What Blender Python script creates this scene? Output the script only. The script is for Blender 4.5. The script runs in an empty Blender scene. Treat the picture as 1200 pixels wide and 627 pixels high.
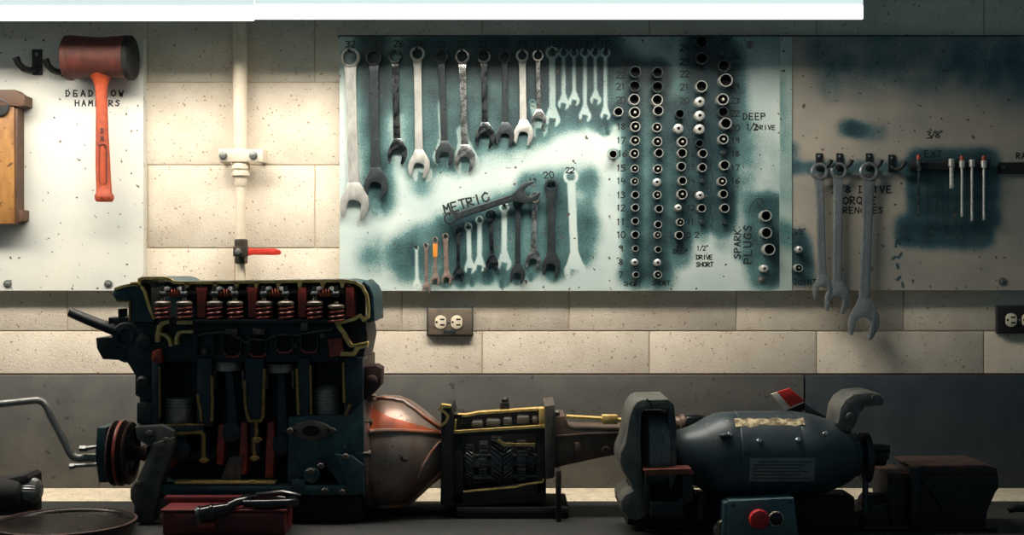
import bpy, bmesh, math, random
import numpy as np
from mathutils import Vector, Matrix
random.seed(7)
R = math.radians
scn = bpy.context.scene
C = scn.collection

# ------------------------------------------------------------------ camera, world, exposure
D0 = 3.06; CZ = 1.45; FPX = 1500.0; HY = 313.5
cam = bpy.data.cameras.new('camera'); co = bpy.data.objects.new('camera', cam); C.objects.link(co)
cam.lens = 45.0; cam.sensor_width = 36.0; cam.clip_start = 0.05
co.location = (0, -D0, CZ); co.rotation_euler = (R(90), 0, 0)
scn.camera = co
scn.view_settings.view_transform = 'Standard'
scn.view_settings.look = 'None'
scn.view_settings.gamma = 1.0
scn.view_settings.use_curve_mapping = False
scn.view_settings.exposure = 0.0
wd = bpy.data.worlds.new('world'); scn.world = wd; wd.use_nodes = True
wd.node_tree.nodes['Background'].inputs[0].default_value = (0.32, 0.50, 0.57, 1)
wd.node_tree.nodes['Background'].inputs[1].default_value = 0.16
LAMP = 30.5

# ------------------------------------------------------------------ coordinates (photo frame -> metres at distance d)
BH = .5239
def FY(d): return HY+BH*FPX/d-.4      # photo row where the bench top lies at distance d
def PX(px, d): return (px-600)*d/FPX
def PZ(py, d): return CZ+(HY-py)*d/FPX
def P(px, py, d): return Vector((PX(px, d), d-D0, PZ(py, d)))

# ------------------------------------------------------------------ materials
def lin(c):
    return tuple(((v/255)/12.92 if v/255 <= .04045 else ((v/255+.055)/1.055)**2.4) for v in c)+(1,)
def mat(name, c1, c2=None, rough=.6, metal=0.0, scale=30, contrast=(.35, .65), bump=0.0, bscale=200, specks=None, spec_scale=120, spec_amt=.12, stretch=None):
    m = bpy.data.materials.new(name); m.use_nodes = True
    n = m.node_tree.nodes; l = m.node_tree.links; b = n['Principled BSDF']
    b.inputs['Roughness'].default_value = rough; b.inputs['Metallic'].default_value = metal
    b.inputs['Base Color'].default_value = lin(c1)
    tc = n.new('ShaderNodeTexCoord'); src = tc.outputs['Object']
    if stretch:
        mp = n.new('ShaderNodeMapping'); mp.inputs['Scale'].default_value = stretch; l.new(src, mp.inputs[0]); src = mp.outputs[0]
    col = None
    if c2:
        nz = n.new('ShaderNodeTexNoise'); nz.inputs['Scale'].default_value = scale; nz.inputs['Detail'].default_value = 6
        nz.inputs['Roughness'].default_value = .65
        l.new(src, nz.inputs['Vector'])
        cr = n.new('ShaderNodeValToRGB'); cr.color_ramp.elements[0].position = contrast[0]; cr.color_ramp.elements[1].position = contrast[1]
        cr.color_ramp.elements[0].color = lin(c1); cr.color_ramp.elements[1].color = lin(c2)
        l.new(nz.outputs[0], cr.inputs[0]); col = cr.outputs[0]
        rr = n.new('ShaderNodeMapRange'); rr.inputs['To Min'].default_value = max(.05, rough-.12); rr.inputs['To Max'].default_value = min(1, rough+.15)
        l.new(nz.outputs[0], rr.inputs[0]); l.new(rr.outputs[0], b.inputs['Roughness'])
    if specks:
        v = n.new('ShaderNodeTexNoise'); v.inputs['Scale'].default_value = spec_scale; v.inputs['Detail'].default_value = 2
        l.new(tc.outputs['Object'], v.inputs['Vector'])
        c = n.new('ShaderNodeValToRGB'); c.color_ramp.elements[0].position = .5+(.18-spec_amt)+.08; c.color_ramp.elements[1].position = .5+(.18-spec_amt)+.12
        l.new(v.outputs[0], c.inputs[0])
        mx = n.new('ShaderNodeMixRGB'); l.new(c.outputs[0], mx.inputs[0])
        if col: l.new(col, mx.inputs[1])
        else: mx.inputs[1].default_value = lin(c1)
        mx.inputs[2].default_value = lin(specks); col = mx.outputs[0]
    if col: l.new(col, b.inputs['Base Color'])
    if bump:
        nb = n.new('ShaderNodeTexNoise'); nb.inputs['Scale'].default_value = bscale; nb.inputs['Detail'].default_value = 4
        l.new(tc.outputs['Object'], nb.inputs['Vector'])
        bp = n.new('ShaderNodeBump'); bp.inputs['Strength'].default_value = bump; bp.inputs['Distance'].default_value = .002
        l.new(nb.outputs[0], bp.inputs['Height']); l.new(bp.outputs[0], b.inputs['Normal'])
    return m
M = {}
M['block'] = mat('painted_block', (204, 192, 174), (222, 212, 196), rough=.75, scale=9, bump=.8, bscale=220, specks=(150, 122, 96), spec_scale=150, spec_amt=.09)
M['mortar'] = mat('mortar', (178, 160, 138), (196, 178, 156), rough=.85, scale=30, bump=.3)
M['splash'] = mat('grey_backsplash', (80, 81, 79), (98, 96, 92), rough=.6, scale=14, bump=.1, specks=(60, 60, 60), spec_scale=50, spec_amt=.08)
M['splash_shaded'] = mat('shade_darkened_backsplash', (36, 49, 56), (48, 60, 66), rough=.6, scale=14, bump=.1)  # right panel: falling-off light put into the colour as a darker teal
M['strip'] = mat('cream_laminate', (205, 190, 166), (232, 218, 194), rough=.7, scale=40, specks=(110, 90, 70), spec_scale=160)
M['bench'] = mat('bench_rubber', (34, 37, 38), (46, 46, 44), rough=.7, scale=22, bump=.2)
M['rustline'] = mat('dark_caulk', (70, 46, 34), (50, 36, 30), rough=.8, scale=80)
M['floor'] = mat('concrete_floor', (90, 88, 84), (110, 106, 100), rough=.8, scale=5)
M['lwhite'] = mat('white_enamel', (215, 228, 224), rough=.5)
M['pipe'] = mat('cream_pipe_paint', (196, 184, 164), (214, 203, 184), rough=.55, scale=25)
M['valve'] = mat('tarnished_brass', (58, 52, 46), (92, 84, 76), rough=.4, metal=.6, scale=90)
M['red'] = mat('red_handle_paint', (205, 52, 34), (165, 40, 28), rough=.5, scale=60)
M['mallet'] = mat('orange_red_rubber', (172, 72, 34), (132, 52, 28), rough=.5, scale=35, bump=.25, specks=(70, 30, 24), spec_scale=120, spec_amt=.09)
M['malletd'] = mat('dark_red_rubber', (98, 42, 30), (62, 30, 26), rough=.6, scale=25)
M['black'] = mat('black_steel', (22, 26, 28), (36, 38, 40), rough=.45, metal=.2, scale=60)
M['blackm'] = mat('matte_black', (14, 15, 16), rough=.8)
M['wood'] = mat('worn_wood', (112, 74, 36), (166, 120, 64), rough=.5, scale=22, stretch=(1, 1, .3), specks=(80, 52, 28), spec_scale=70)
M['woodd'] = mat('dark_wood', (66, 46, 34), (88, 62, 44), rough=.6, scale=20)
M['steel_light'] = mat('satin_steel', (205, 205, 200), (150, 150, 146), rough=.38, metal=.55, scale=40, stretch=(1, 1, .3))
M['steel_mid'] = mat('worn_steel', (140, 142, 140), (96, 98, 98), rough=.38, metal=.6, scale=45, stretch=(1, 1, .3))
M['steel_dark'] = mat('dark_steel', (74, 82, 84), (46, 52, 56), rough=.28, metal=.45, scale=50)
M['chrome'] = mat('polished_chrome', (225, 225, 222), (120, 122, 122), rough=.16, metal=.85, scale=70, contrast=(.45, .55))
M['chrome_dark'] = mat('dark_chrome', (120, 124, 124), (40, 46, 50), rough=.18, metal=.85, scale=70, contrast=(.45, .55))
M['steel_rust'] = mat('brown_tinted_steel', (176, 158, 148), (130, 108, 98), rough=.4, metal=.5, scale=60)
M['socket'] = mat('socket_chrome', (225, 225, 220), (160, 160, 156), rough=.28, metal=.45, scale=90)
M['socket_dark'] = mat('dark_socket_chrome', (90, 104, 106), (52, 60, 64), rough=.3, metal=.5, scale=90)
M['bore'] = mat('dark_bore', (8, 10, 11), rough=.8)
M['peg'] = mat('pale_peg', (216, 212, 196), (180, 170, 150), rough=.6, scale=60)
M['tape'] = mat('orange_tape', (225, 110, 40), (215, 160, 60), rough=.6, scale=60)
M['ink'] = mat('black_marker', (18, 24, 28), rough=.7)
M['plate'] = mat('brushed_outlet_plate', (140, 128, 114), (110, 100, 90), rough=.4, metal=.4, scale=30)
M['cream'] = mat('cream_plastic', (226, 214, 190), rough=.45)
M['eng'] = mat('engine_dark', (26, 34, 38), (14, 16, 18), rough=.5, metal=.1, scale=28, bump=.2)
M['engt'] = mat('engine_teal', (46, 78, 82), (24, 42, 48), rough=.45, metal=.15, scale=24, bump=.25, specks=(110, 90, 78), spec_scale=50, spec_amt=.06)
M['engb'] = mat('engine_blue', (22, 44, 56), (12, 26, 36), rough=.5, scale=30)
M['yel'] = mat('yellow_cut_paint', (168, 134, 66), (118, 86, 36), rough=.6, scale=60)
M['yelb'] = mat('bright_yellow_cut_paint', (222, 194, 122), (178, 142, 74), rough=.6, scale=60)
M['ored'] = mat('red_oxide_paint', (164, 62, 44), (116, 38, 32), rough=.4, scale=50)
M['copper'] = mat('copper_spring', (236, 130, 92), (190, 90, 66), rough=.3, metal=.3, scale=60)
M['springm'] = mat('red_brown_spring', (150, 72, 60), (96, 52, 48), rough=.35, metal=.3, scale=60)
M['cap'] = mat('spring_cap_steel', (104, 94, 82), (70, 64, 58), rough=.4, metal=.4, scale=60)
M['alu'] = mat('piston_aluminium', (168, 158, 146), (118, 112, 106), rough=.4, metal=.4, scale=40)
M['bell'] = mat('bell_casting', (150, 134, 124), (118, 76, 58), rough=.34, metal=.5, scale=9, contrast=(.45, .7), bump=.2, specks=(60, 50, 46), spec_scale=60, spec_amt=.06)
M['bellpaint'] = mat('orange_primer', (196, 84, 40), (146, 76, 52), rough=.4, metal=.2, scale=24)
M['bellrib'] = mat('bell_rib', (176, 104, 74), (156, 138, 126), rough=.42, metal=.3, scale=16, contrast=(.4, .6))
M['gbox'] = mat('gearbox_iron', (36, 36, 36), (20, 22, 24), rough=.55, metal=.2, scale=30, bump=.2)
M['steel_big'] = mat('satin_grey_steel', (140, 146, 148), (98, 104, 108), rough=.28, metal=.45, scale=30, stretch=(1, 1, .2))
M['leg'] = mat('iron_leg', (84, 84, 80), (50, 54, 54), rough=.45, metal=.2, scale=16, bump=.2)
M['flange'] = mat('flange_iron', (100, 92, 84), (64, 60, 58), rough=.5, metal=.3, scale=40)
M['tail'] = mat('tail_casting', (112, 92, 80), (72, 62, 58), rough=.45, metal=.35, scale=18, bump=.15)
M['gear'] = mat('gear_steel', (130, 130, 126), (70, 74, 76), rough=.3, metal=.5, scale=50)
M['grind'] = mat('grinder_enamel', (66, 78, 84), (40, 50, 56), rough=.4, metal=.2, scale=10, bump=.12, specks=(120, 116, 104), spec_scale=80, spec_amt=.05)
M['guard'] = mat('guard_enamel', (112, 110, 102), (58, 64, 66), rough=.45, metal=.2, scale=13, bump=.2)
M['wheel'] = mat('abrasive_wheel', (120, 124, 126), (90, 94, 96), rough=.9, scale=200, bump=.4)
M['rustred'] = mat('rusty_red_plate', (128, 62, 46), (90, 44, 36), rough=.6, scale=50)
M['paper'] = mat('peeling_paper_label', (205, 190, 150), (110, 96, 76), rough=.8, scale=60, contrast=(.4, .55))
M['namep'] = mat('grey_nameplate', (132, 134, 130), (106, 108, 106), rough=.5, metal=.1, scale=60)
M['namel'] = mat('nameplate_lines', (50, 54, 56), rough=.6)
M['cbox'] = mat('control_box_grey', (78, 106, 112), (62, 88, 96), rough=.5, scale=30)
M['btn'] = mat('red_button', (176, 36, 38), rough=.4)
M['rust'] = mat('vise_rusty_iron', (74, 46, 38), (40, 32, 32), rough=.6, metal=.2, scale=30, bump=.3)
M['vise'] = mat('vise_iron', (26, 30, 34), (40, 38, 38), rough=.55, metal=.2, scale=20, bump=.3)
M['rbox'] = mat('red_toolbox', (96, 20, 24), (66, 14, 18), rough=.5, scale=30)
M['pan'] = mat('oily_pan', (46, 38, 36), (30, 28, 28), rough=.25, metal=.6, scale=10)
M['gloss'] = mat('glossy_black_rubber', (14, 15, 17), rough=.18)
M['conduit'] = mat('galvanised_conduit', (170, 164, 150), (90, 80, 68), rough=.35, metal=.6, scale=80, contrast=(.45, .55))
M['tagr'] = mat('red_card', (205, 44, 32), rough=.6)
M['tagw'] = mat('white_card', (214, 204, 188), rough=.6)
def emis(name, col, s):
    m = bpy.data.materials.new(name); m.use_nodes = True
    b = m.node_tree.nodes['Principled BSDF']
    b.inputs['Base Color'].default_value = (.8, .8, .8, 1)
    b.inputs['Emission Color'].default_value = col; b.inputs['Emission Strength'].default_value = s
    return m
M['lamp'] = emis('lit_diffuser', (1.0, .915, .79, 1), LAMP)
M['lampdim'] = emis('dim_diffuser_side', (.84, 1.0, .98, 1), .75)
M['lampside'] = emis('lit_diffuser_side', (.93, 1.0, .985, 1), 1.6)

def board_mat(name, base, base2, mid, dark):
    m = bpy.data.materials.new(name); m.use_nodes = True
    n = m.node_tree.nodes; l = m.node_tree.links; b = n['Principled BSDF']; b.inputs['Roughness'].default_value = .45
    tc = n.new('ShaderNodeTexCoord')
    def noise(s, det=5):
        z = n.new('ShaderNodeTexNoise'); z.inputs['Scale'].default_value = s; z.inputs['Detail'].default_value = det; l.new(tc.outputs['Object'], z.inputs['Vector']); return z.outputs[0]
    def mth(op, a, bb):
        x = n.new('ShaderNodeMath'); x.operation = op
        for i, v in enumerate((a, bb)):
            if isinstance(v, (int, float)): x.inputs[i].default_value = v
            else: l.new(v, x.inputs[i])
        return x.outputs[0]
    at = n.new('ShaderNodeAttribute'); at.attribute_name = 'spray_and_shade'
    fine = mth('SUBTRACT', noise(260, 3), .5); big = mth('SUBTRACT', noise(16, 3), .5)
    amt = mth('ADD', mth('MULTIPLY', fine, .8), mth('MULTIPLY', big, 1.1))
    gate = mth('MULTIPLY', at.outputs['Fac'], mth('SUBTRACT', 1.15, at.outputs['Fac'])); 
    f = mth('ADD', at.outputs['Fac'], mth('MULTIPLY', amt, mth('ADD', mth('MULTIPLY', gate, 2.4), .05)))
    cr = n.new('ShaderNodeValToRGB'); e = cr.color_ramp.elements
    e[0].position = .02; e[0].color = (0, 0, 0, 1); e[1].position = 1; e[1].color = (1, 1, 1, 1)
    b0 = n.new('ShaderNodeValToRGB'); b0.color_ramp.elements[0].color = lin(base); b0.color_ramp.elements[1].color = lin(base2)
    b0.color_ramp.elements[0].position = .3; b0.color_ramp.elements[1].position = .7
    l.new(noise(7, 6), b0.inputs[0])
    m1 = n.new('ShaderNodeMixRGB'); l.new(b0.outputs[0], m1.inputs[1]); m1.inputs[2].default_value = lin(mid)
    mr = n.new('ShaderNodeMapRange'); mr.inputs['From Min'].default_value = 0; mr.inputs['From Max'].default_value = .5; l.new(f, mr.inputs[0]); l.new(mr.outputs[0], m1.inputs[0])
    m2 = n.new('ShaderNodeMixRGB'); l.new(m1.outputs[0], m2.inputs[1]); m2.inputs[2].default_value = lin(dark)
    mr2 = n.new('ShaderNodeMapRange'); mr2.inputs['From Min'].default_value = .45; mr2.inputs['From Max'].default_value = 1; l.new(f, mr2.inputs[0]); l.new(mr2.outputs[0], m2.inputs[0])
    sp = n.new('ShaderNodeValToRGB'); sp.color_ramp.elements[0].position = .67; sp.color_ramp.elements[1].position = .70; l.new(noise(70, 2), sp.inputs[0])
    m3 = n.new('ShaderNodeMixRGB'); l.new(sp.outputs[0], m3.inputs[0]); l.new(m2.outputs[0], m3.inputs[1]); m3.inputs[2].default_value = lin((84, 74, 64))
    l.new(m3.outputs[0], b.inputs['Base Color'])
    return m
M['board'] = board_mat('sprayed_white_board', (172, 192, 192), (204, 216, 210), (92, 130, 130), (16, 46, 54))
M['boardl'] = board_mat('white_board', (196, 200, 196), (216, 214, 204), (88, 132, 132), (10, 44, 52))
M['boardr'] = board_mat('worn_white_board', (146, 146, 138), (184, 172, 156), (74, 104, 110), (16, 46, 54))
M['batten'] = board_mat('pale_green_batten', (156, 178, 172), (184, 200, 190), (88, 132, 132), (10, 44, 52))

# ------------------------------------------------------------------ object helpers
ORG = {}
def empty(name, loc, label, cat, group=None):
    o = bpy.data.objects.new(name, None); C.objects.link(o); o.location = loc; o.empty_display_size = .05
    ORG[o.name] = Vector(loc)
    o['label'] = label; o['category'] = cat
    if group: o['group'] = group
    return o
def tag(o, label, cat, group=None):
    o['label'] = label; o['category'] = cat
    if group: o['group'] = group
    return o

class G:
    def __init__(s): s.bm = bmesh.new()
    def _bev(s, verts, w, seg=2, cap_only=None):
        es = set()
        for v in verts:
            for e in v.link_edges: es.add(e)
        es = [e for e in es if len(e.link_faces) == 2 and e.calc_face_angle(0) > .6]
        if cap_only is not None:
            es = [e for e in es if all(abs(v.co.y-cap_only) < 1e-6 for v in e.verts)]
        if es and w > 0:
            try: bmesh.ops.bevel(s.bm, geom=es, offset=w, segments=seg, profile=.5, affect='EDGES', clamp_overlap=True)
            except Exception: pass
    def box(s, x0, x1, y0, y1, z0, z1, bev=.0):
        vs = [s.bm.verts.new((x, y, z)) for x in (x0, x1) for y in (y0, y1) for z in (z0, z1)]
        for f in ((0, 1, 3, 2), (4, 6, 7, 5), (0, 4, 5, 1), (2, 3, 7, 6), (0, 2, 6, 4), (1, 5, 7, 3)):
            s.bm.faces.new([vs[i] for i in f])
        bmesh.ops.recalc_face_normals(s.bm, faces=list({f for v in vs for f in v.link_faces}))
        if bev: s._bev(vs, bev)
        return s
    def prism(s, pts, y0, y1, bev=0.0):
        # pts: world (x,z) outline; y0 front (towards camera)
        a = [s.bm.verts.new((p[0], y0, p[1])) for p in pts]; b = [s.bm.verts.new((p[0], y1, p[1])) for p in pts]
        n = len(pts); s.bm.faces.new(a); s.bm.faces.new(b[::-1])
        for i in range(n): s.bm.faces.new((a[i], b[i], b[(i+1) % n], a[(i+1) % n]))
        bmesh.ops.recalc_face_normals(s.bm, faces=list({f for v in a+b for f in v.link_faces}))
        if bev: s._bev(a, bev, cap_only=y0)
        return s
    def prism_x(s, pts, x0, x1):
        a = [s.bm.verts.new((x0, p[0], p[1])) for p in pts]; b = [s.bm.verts.new((x1, p[0], p[1])) for p in pts]
        n = len(pts); s.bm.faces.new(a); s.bm.faces.new(b[::-1])
        for i in range(n): s.bm.faces.new((a[i], b[i], b[(i+1) % n], a[(i+1) % n]))
        return s
    def pp(s, pts, d0, d1, bev=0.0):            # outline measured at distance d0
        return s.prism([(PX(x, d0), PZ(y, d0)) for x, y in pts], d0-D0, d1-D0, bev)
    def pbox(s, x0, x1, y0, y1, d0, d1, bev=0.0):
        return s.box(PX(x0, d0), PX(x1, d0), d0-D0, d1-D0, PZ(y1, d0), PZ(y0, d0), bev)
    def stroke(s, path, w, y0, y1, bev=0.0):     # world (x,z) path, mitred ribbon with depth
        n = len(path); L = []; Rr = []
        ws = w if isinstance(w, (list, tuple)) else [w]*n
        for i in range(n):
            p = Vector(path[i])
            d = Vector((0, 0))
            if i > 0: d += (p-Vector(path[i-1])).normalized()
            if i < n-1: d += (Vector(path[i+1])-p).normalized()
            if d.length < 1e-6: d = Vector((1, 0))
            d.normalize(); nn = Vector((-d.y, d.x)); h = ws[i]/2
            if 0 < i < n-1:
                c = max(.45, (p-Vector(path[i-1])).normalized().dot(d)); h /= c
            L.append(p+nn*h); Rr.append(p-nn*h)
        return s.prism([tuple(v) for v in L]+[tuple(v) for v in Rr[::-1]], y0, y1, bev)
    def pstroke(s, path, wpx, d0, d1, bev=0.0):
        k = d0/FPX
        w = [a*k for a in wpx] if isinstance(wpx, (list, tuple)) else wpx*k
        return s.stroke([(PX(x, d0), PZ(y, d0)) for x, y in path], w, d0-D0, d1-D0, bev)
    def annulus(s, c, ro, ri, y0, y1, nin=24, bev=0.0, nout=32, rot=0):
        n = nout*3 if nout < 12 else nout
        n = 36
        def rin(t):
            if nin >= 24: return ri
            if nin == 12:
                return ri*(1+.09*abs(math.sin(t*6)))
            seg = 2*math.pi/nin; tt = (t % seg)-seg/2; return ri*math.cos(seg/2)/math.cos(tt)
        rings = []
        for (yy, f, k) in ((y0+bev, 1, 0), (y0, 1-bev/ro, 0), (y0, 1, 1), (y0+.0006, .97, 1), (y1, .97, 1), (y1, 1, 0)):
            vs = []
            for i in range(n):
                t = 2*math.pi*i/n
                r = rin(t)*f if k else ro*f
                vs.append(s.bm.verts.new((c[0]+r*math.cos(t+rot), yy, c[1]+r*math.sin(t+rot))))
            rings.append(vs)
        m = len(rings)
        for j in range(m):
            A = rings[j]; B = rings[(j+1) % m]
            for i in range(n): s.bm.faces.new((A[i], A[(i+1) % n], B[(i+1) % n], B[i]))
        return s
    def lathe(s, o, ax, prof, seg=40, cap=True, a0=0, a1=360):
        o = Vector(o); ax = Vector(ax).normalized()
        u = ax.orthogonal().normalized(); v = ax.cross(u)
        full = abs(a1-a0) >= 360; n = seg if full else seg+1
        rings = []
        for t, r in prof:
            rings.append([s.bm.verts.new(o+ax*t+(u*math.cos(R(a0)+R(a1-a0)*i/seg)+v*math.sin(R(a0)+R(a1-a0)*i/seg))*max(r, 1e-5)) for i in range(n)])
        for A, B in zip(rings[:-1], rings[1:]):
            for i in range(n if full else n-1):
                j = (i+1) % n; s.bm.faces.new((A[i], A[j], B[j], B[i]))
        if cap and full:
            s.bm.faces.new(rings[0][::-1]); s.bm.faces.new(rings[-1])
        return s
    def cyl(s, p0, p1, r0, r1=None, seg=24, bev=0):
        p0 = Vector(p0); p1 = Vector(p1); L = (p1-p0).length; r1 = r0 if r1 is None else r1
        if bev: pr = [(0, r0-bev), (bev, r0), (L-bev, r1), (L, r1-bev)]
        else: pr = [(0, r0), (L, r1)]
        return s.lathe(p0, p1-p0, pr, seg)
    def tube(s, pts, r, seg=12):
        pts = [Vector(p) for p in pts]; rings = []; n = len(pts)
        rs = r if isinstance(r, (list, tuple)) else [r]*n
        up = None
        for i, p in enumerate(pts):
            d = (pts[min(i+1, n-1)]-pts[max(i-1, 0)]).normalized()
            if up is None: up = d.orthogonal().normalized()
            u = (up-d*up.dot(d)); u = u.normalized() if u.length > 1e-5 else d.orthogonal().normalized(); up = u; v = d.cross(u)
            rings.append([s.bm.verts.new(p+(u*math.cos(2*math.pi*k/seg)+v*math.sin(2*math.pi*k/seg))*rs[i]) for k in range(seg)])
        for A, B in zip(rings[:-1], rings[1:]):
            for k in range(seg): s.bm.faces.new((A[k], A[(k+1) % seg], B[(k+1) % seg], B[k]))
        s.bm.faces.new(rings[0][::-1]); s.bm.faces.new(rings[-1])
        return s
    def sphere(s, c, r, sx=1, sy=1, sz=1, seg=20):
        mm = Matrix.Translation(c) @ Matrix.Diagonal((r*sx, r*sy, r*sz, 1))
        bmesh.ops.create_uvsphere(s.bm, u_segments=seg, v_segments=seg//2, radius=1, matrix=mm); return s
    def helix(s, c0, ax, Rr, r, turns, L, seg=10, per=16):
        c0 = Vector(c0); ax = Vector(ax).normalized(); u = ax.orthogonal().normalized(); v = ax.cross(u)
        n = int(turns*per)
        return s.tube([c0+ax*(L*i/n)+(u*math.cos(2*math.pi*i/per)+v*math.sin(2*math.pi*i/per))*Rr for i in range(n+1)], r, seg)
    def build(s, name, m, parent=None, smooth=35, root=None):
        bmesh.ops.recalc_face_normals(s.bm, faces=s.bm.faces[:])
        me = bpy.data.meshes.new(name)
        off = Vector((0, 0, 0))
        if parent is not None:
            p = parent
            while p.parent: p = p.parent
            off = ORG.get(p.name, Vector((0, 0, 0)))
        else:
            lo = Vector([min(v.co[i] for v in s.bm.verts) for i in range(3)]); hi = Vector([max(v.co[i] for v in s.bm.verts) for i in range(3)])
            off = Vector(((lo.x+hi.x)/2, (lo.y+hi.y)/2, lo.z))
        bmesh.ops.translate(s.bm, verts=s.bm.verts[:], vec=-off)
        s.bm.to_mesh(me); s.bm.free()
        for p in me.polygons: p.use_smooth = True
        me.set_sharp_from_angle(angle=R(smooth))
        me.materials.append(M[m] if isinstance(m, str) else m)
        o = bpy.data.objects.new(name, me); C.objects.link(o)
        if parent is not None: o.parent = parent
        else: o.location = off; ORG[o.name] = off
        return o
def islands(g, name, m, parent):
    bm = g.bm; seen = set(); out = []
    bm.verts.ensure_lookup_table(); bm.verts.index_update()
    comp = []
    for v in bm.verts:
        if v.index in seen: continue
        st = [v]; seen.add(v.index); c = set()
        while st:
            q = st.pop(); c.add(q.index)
            for e in q.link_edges:
                o = e.other_vert(q)
                if o.index not in seen: seen.add(o.index); st.append(o)
        comp.append(c)
    for c in comp:
        h = G(); mp = {i: h.bm.verts.new(bm.verts[i].co) for i in c}
        for f in bm.faces:
            if f.verts[0].index in c: h.bm.faces.new([mp[v.index] for v in f.verts])
        out.append(h.build(name, m, parent))
    bm.free(); return out
def struct(name, g, m):
    o = g.build(name, m); o['kind'] = 'structure'; return o

# ------------------------------------------------------------------ the room
WX0, WX1 = -1.9, 2.0; WTOP = 2.75; BZ = 1.45-258.5/1500*3.04   # bench height
ZB = BZ
g = G(); g.box(WX0, WX1, .0018, .16, 0, WTOP)
k = D0/FPX
struct('wall_back_mortar', g, 'mortar').name = 'wall_back'
g = G()
pitch = 196.0*k; course = 97.2*k; zj = PZ(388, D0)
row = -10
while zj+row*course < WTOP:
    z0 = zj+row*course; z1 = z0+course
    if z1 > 0:
        x = PX(667 if row % 2 == 0 else 565, D0)-12*pitch
        while x < WX1:
            a, b = max(x, WX0), min(x+pitch, WX1)
            if b-a > .02: g.box(a+.0014, b-.0014, -.0004, .02, max(z0, 0)+.0014, min(z1, WTOP)-.0014, .0022)
            x += pitch
    row += 1
o = g.build('wall_back_blockwork', 'block'); o['kind'] = 'structure'
g = G(); g.box(WX0, WX1, -2.2, .16, -.05, 0); struct('floor', g, 'floor')
# backsplash sheets
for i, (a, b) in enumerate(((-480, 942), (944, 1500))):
    g = G(); g.box(PX(a, 3.04), PX(b, 3.04), -.02, -.0006, BZ, PZ(440, 3.04), .0015); o = g.build('backsplash_panel', ('splash', 'splash_shaded')[i]); o['kind'] = 'structure'
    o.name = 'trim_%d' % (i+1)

g = G(); g.box(PX(-480, 3.05), PX(1500, 3.05), -.006, -.0006, PZ(439.6, 3.05), PZ(437.6, 3.05)); o = g.build('trim_3', 'rustline'); o['kind'] = 'structure'
# ------------------------------------------------------------------ workbench
bn = empty('workbench', (0, -.5, 0), 'long workbench with a dark worn top and a cream strip along the wall', 'workbench')
g = G(); g.box(-1.8, 1.9, -.86, -.187, BZ-.05, BZ-.0005, .003); g.build('bench_top', 'bench', bn)
g = G(); g.box(-1.8, 1.9, -.187, -.0205, BZ-.05, BZ, .001); g.build('rear_strip', 'strip', bn)['label'] = 'cream strip along the back of the bench'
for x in (-1.75, -.1, 1.8):
    for y in (-.82, -.10):
        g = G(); g.box(x-.03, x+.03, y-.03, y+.03, 0, BZ-.05, .003); g.build('leg', 'black', bn)

# ------------------------------------------------------------------ strip lights
def light(x0, x1, zb, label, ends, short=.03):
    yf, yb = -.52, -.24
    t = empty('strip_light', ((x0+x1)/2, (yf+yb)/2, zb), label, 'ceiling light', 'strip lights above the boards')
    g = G(); g.box(x0, x1, yf+.009, yb, zb+.150, zb+.18, .003); g.build('housing', 'lwhite', t)
    g = G(); g.box(x0+.03, x1-short, yf+.025, yb-.10, zb+.136, zb+.142); g.build('diffuser', 'lamp', t)
    g = G(); g.box(x0, x1, yf, yf+.008, zb-.001, zb+.027, .002); g.build('front_lens', 'lampside', t)
    g = G(); g.box(x0, x1, yf+.002, yf+.009, zb+.0275, zb+.18, .001); g.build('front_panel', 'lampdim', t)
    g = G(); g.box(x0, x1, yb-.004, yb, zb+.055, zb+.18, .001); g.build('rear_skirt', 'lwhite', t)
    g = G(); g.box(x0+.002, x1-.002, yf+.0092, yf+.012, zb+.001, zb+.149); g.box(x0+.002, x1-.002, yb-.008, yb-.0045, zb+.056, zb+.149); g.box(x0+.002, x1-.002, yf+.0122, yb-.0082, zb+.1425, zb+.149)
    g.build('added_light_baffle', 'black', t)  # added dark liner, keeps stray glow inside the fixture off the upper wall
    for e in ends:
        xx = x1 if e > 0 else x0
        g = G(); g.prism_x([(yf+.009, zb+.002), (yb, zb+.057), (yb, zb+.18), (yf+.009, zb+.18)], min(xx, xx-e*.006), max(xx, xx-e*.006)); g.build('end_cap', 'lwhite', t)
    for xx in (x0+.12, x1-.12):
        g = G(); g.cyl((xx, (yf+yb)/2, zb+.18), (xx, (yf+yb)/2, WTOP), .006, seg=10); g.build('hanger_rod', 'steel_mid', t)
LD = 2.54; 
light(PX(-560, LD), PX(297.6, LD), PZ(23.3, LD), 'white strip light, left one of two end to end, cut by the left picture edge', (-1, 1))
light(PX(298.6, LD), PX(1012, LD), PZ(21.6, LD), 'long white strip light, right one of two, ending above the right board', (-1, 1), .20)

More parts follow.
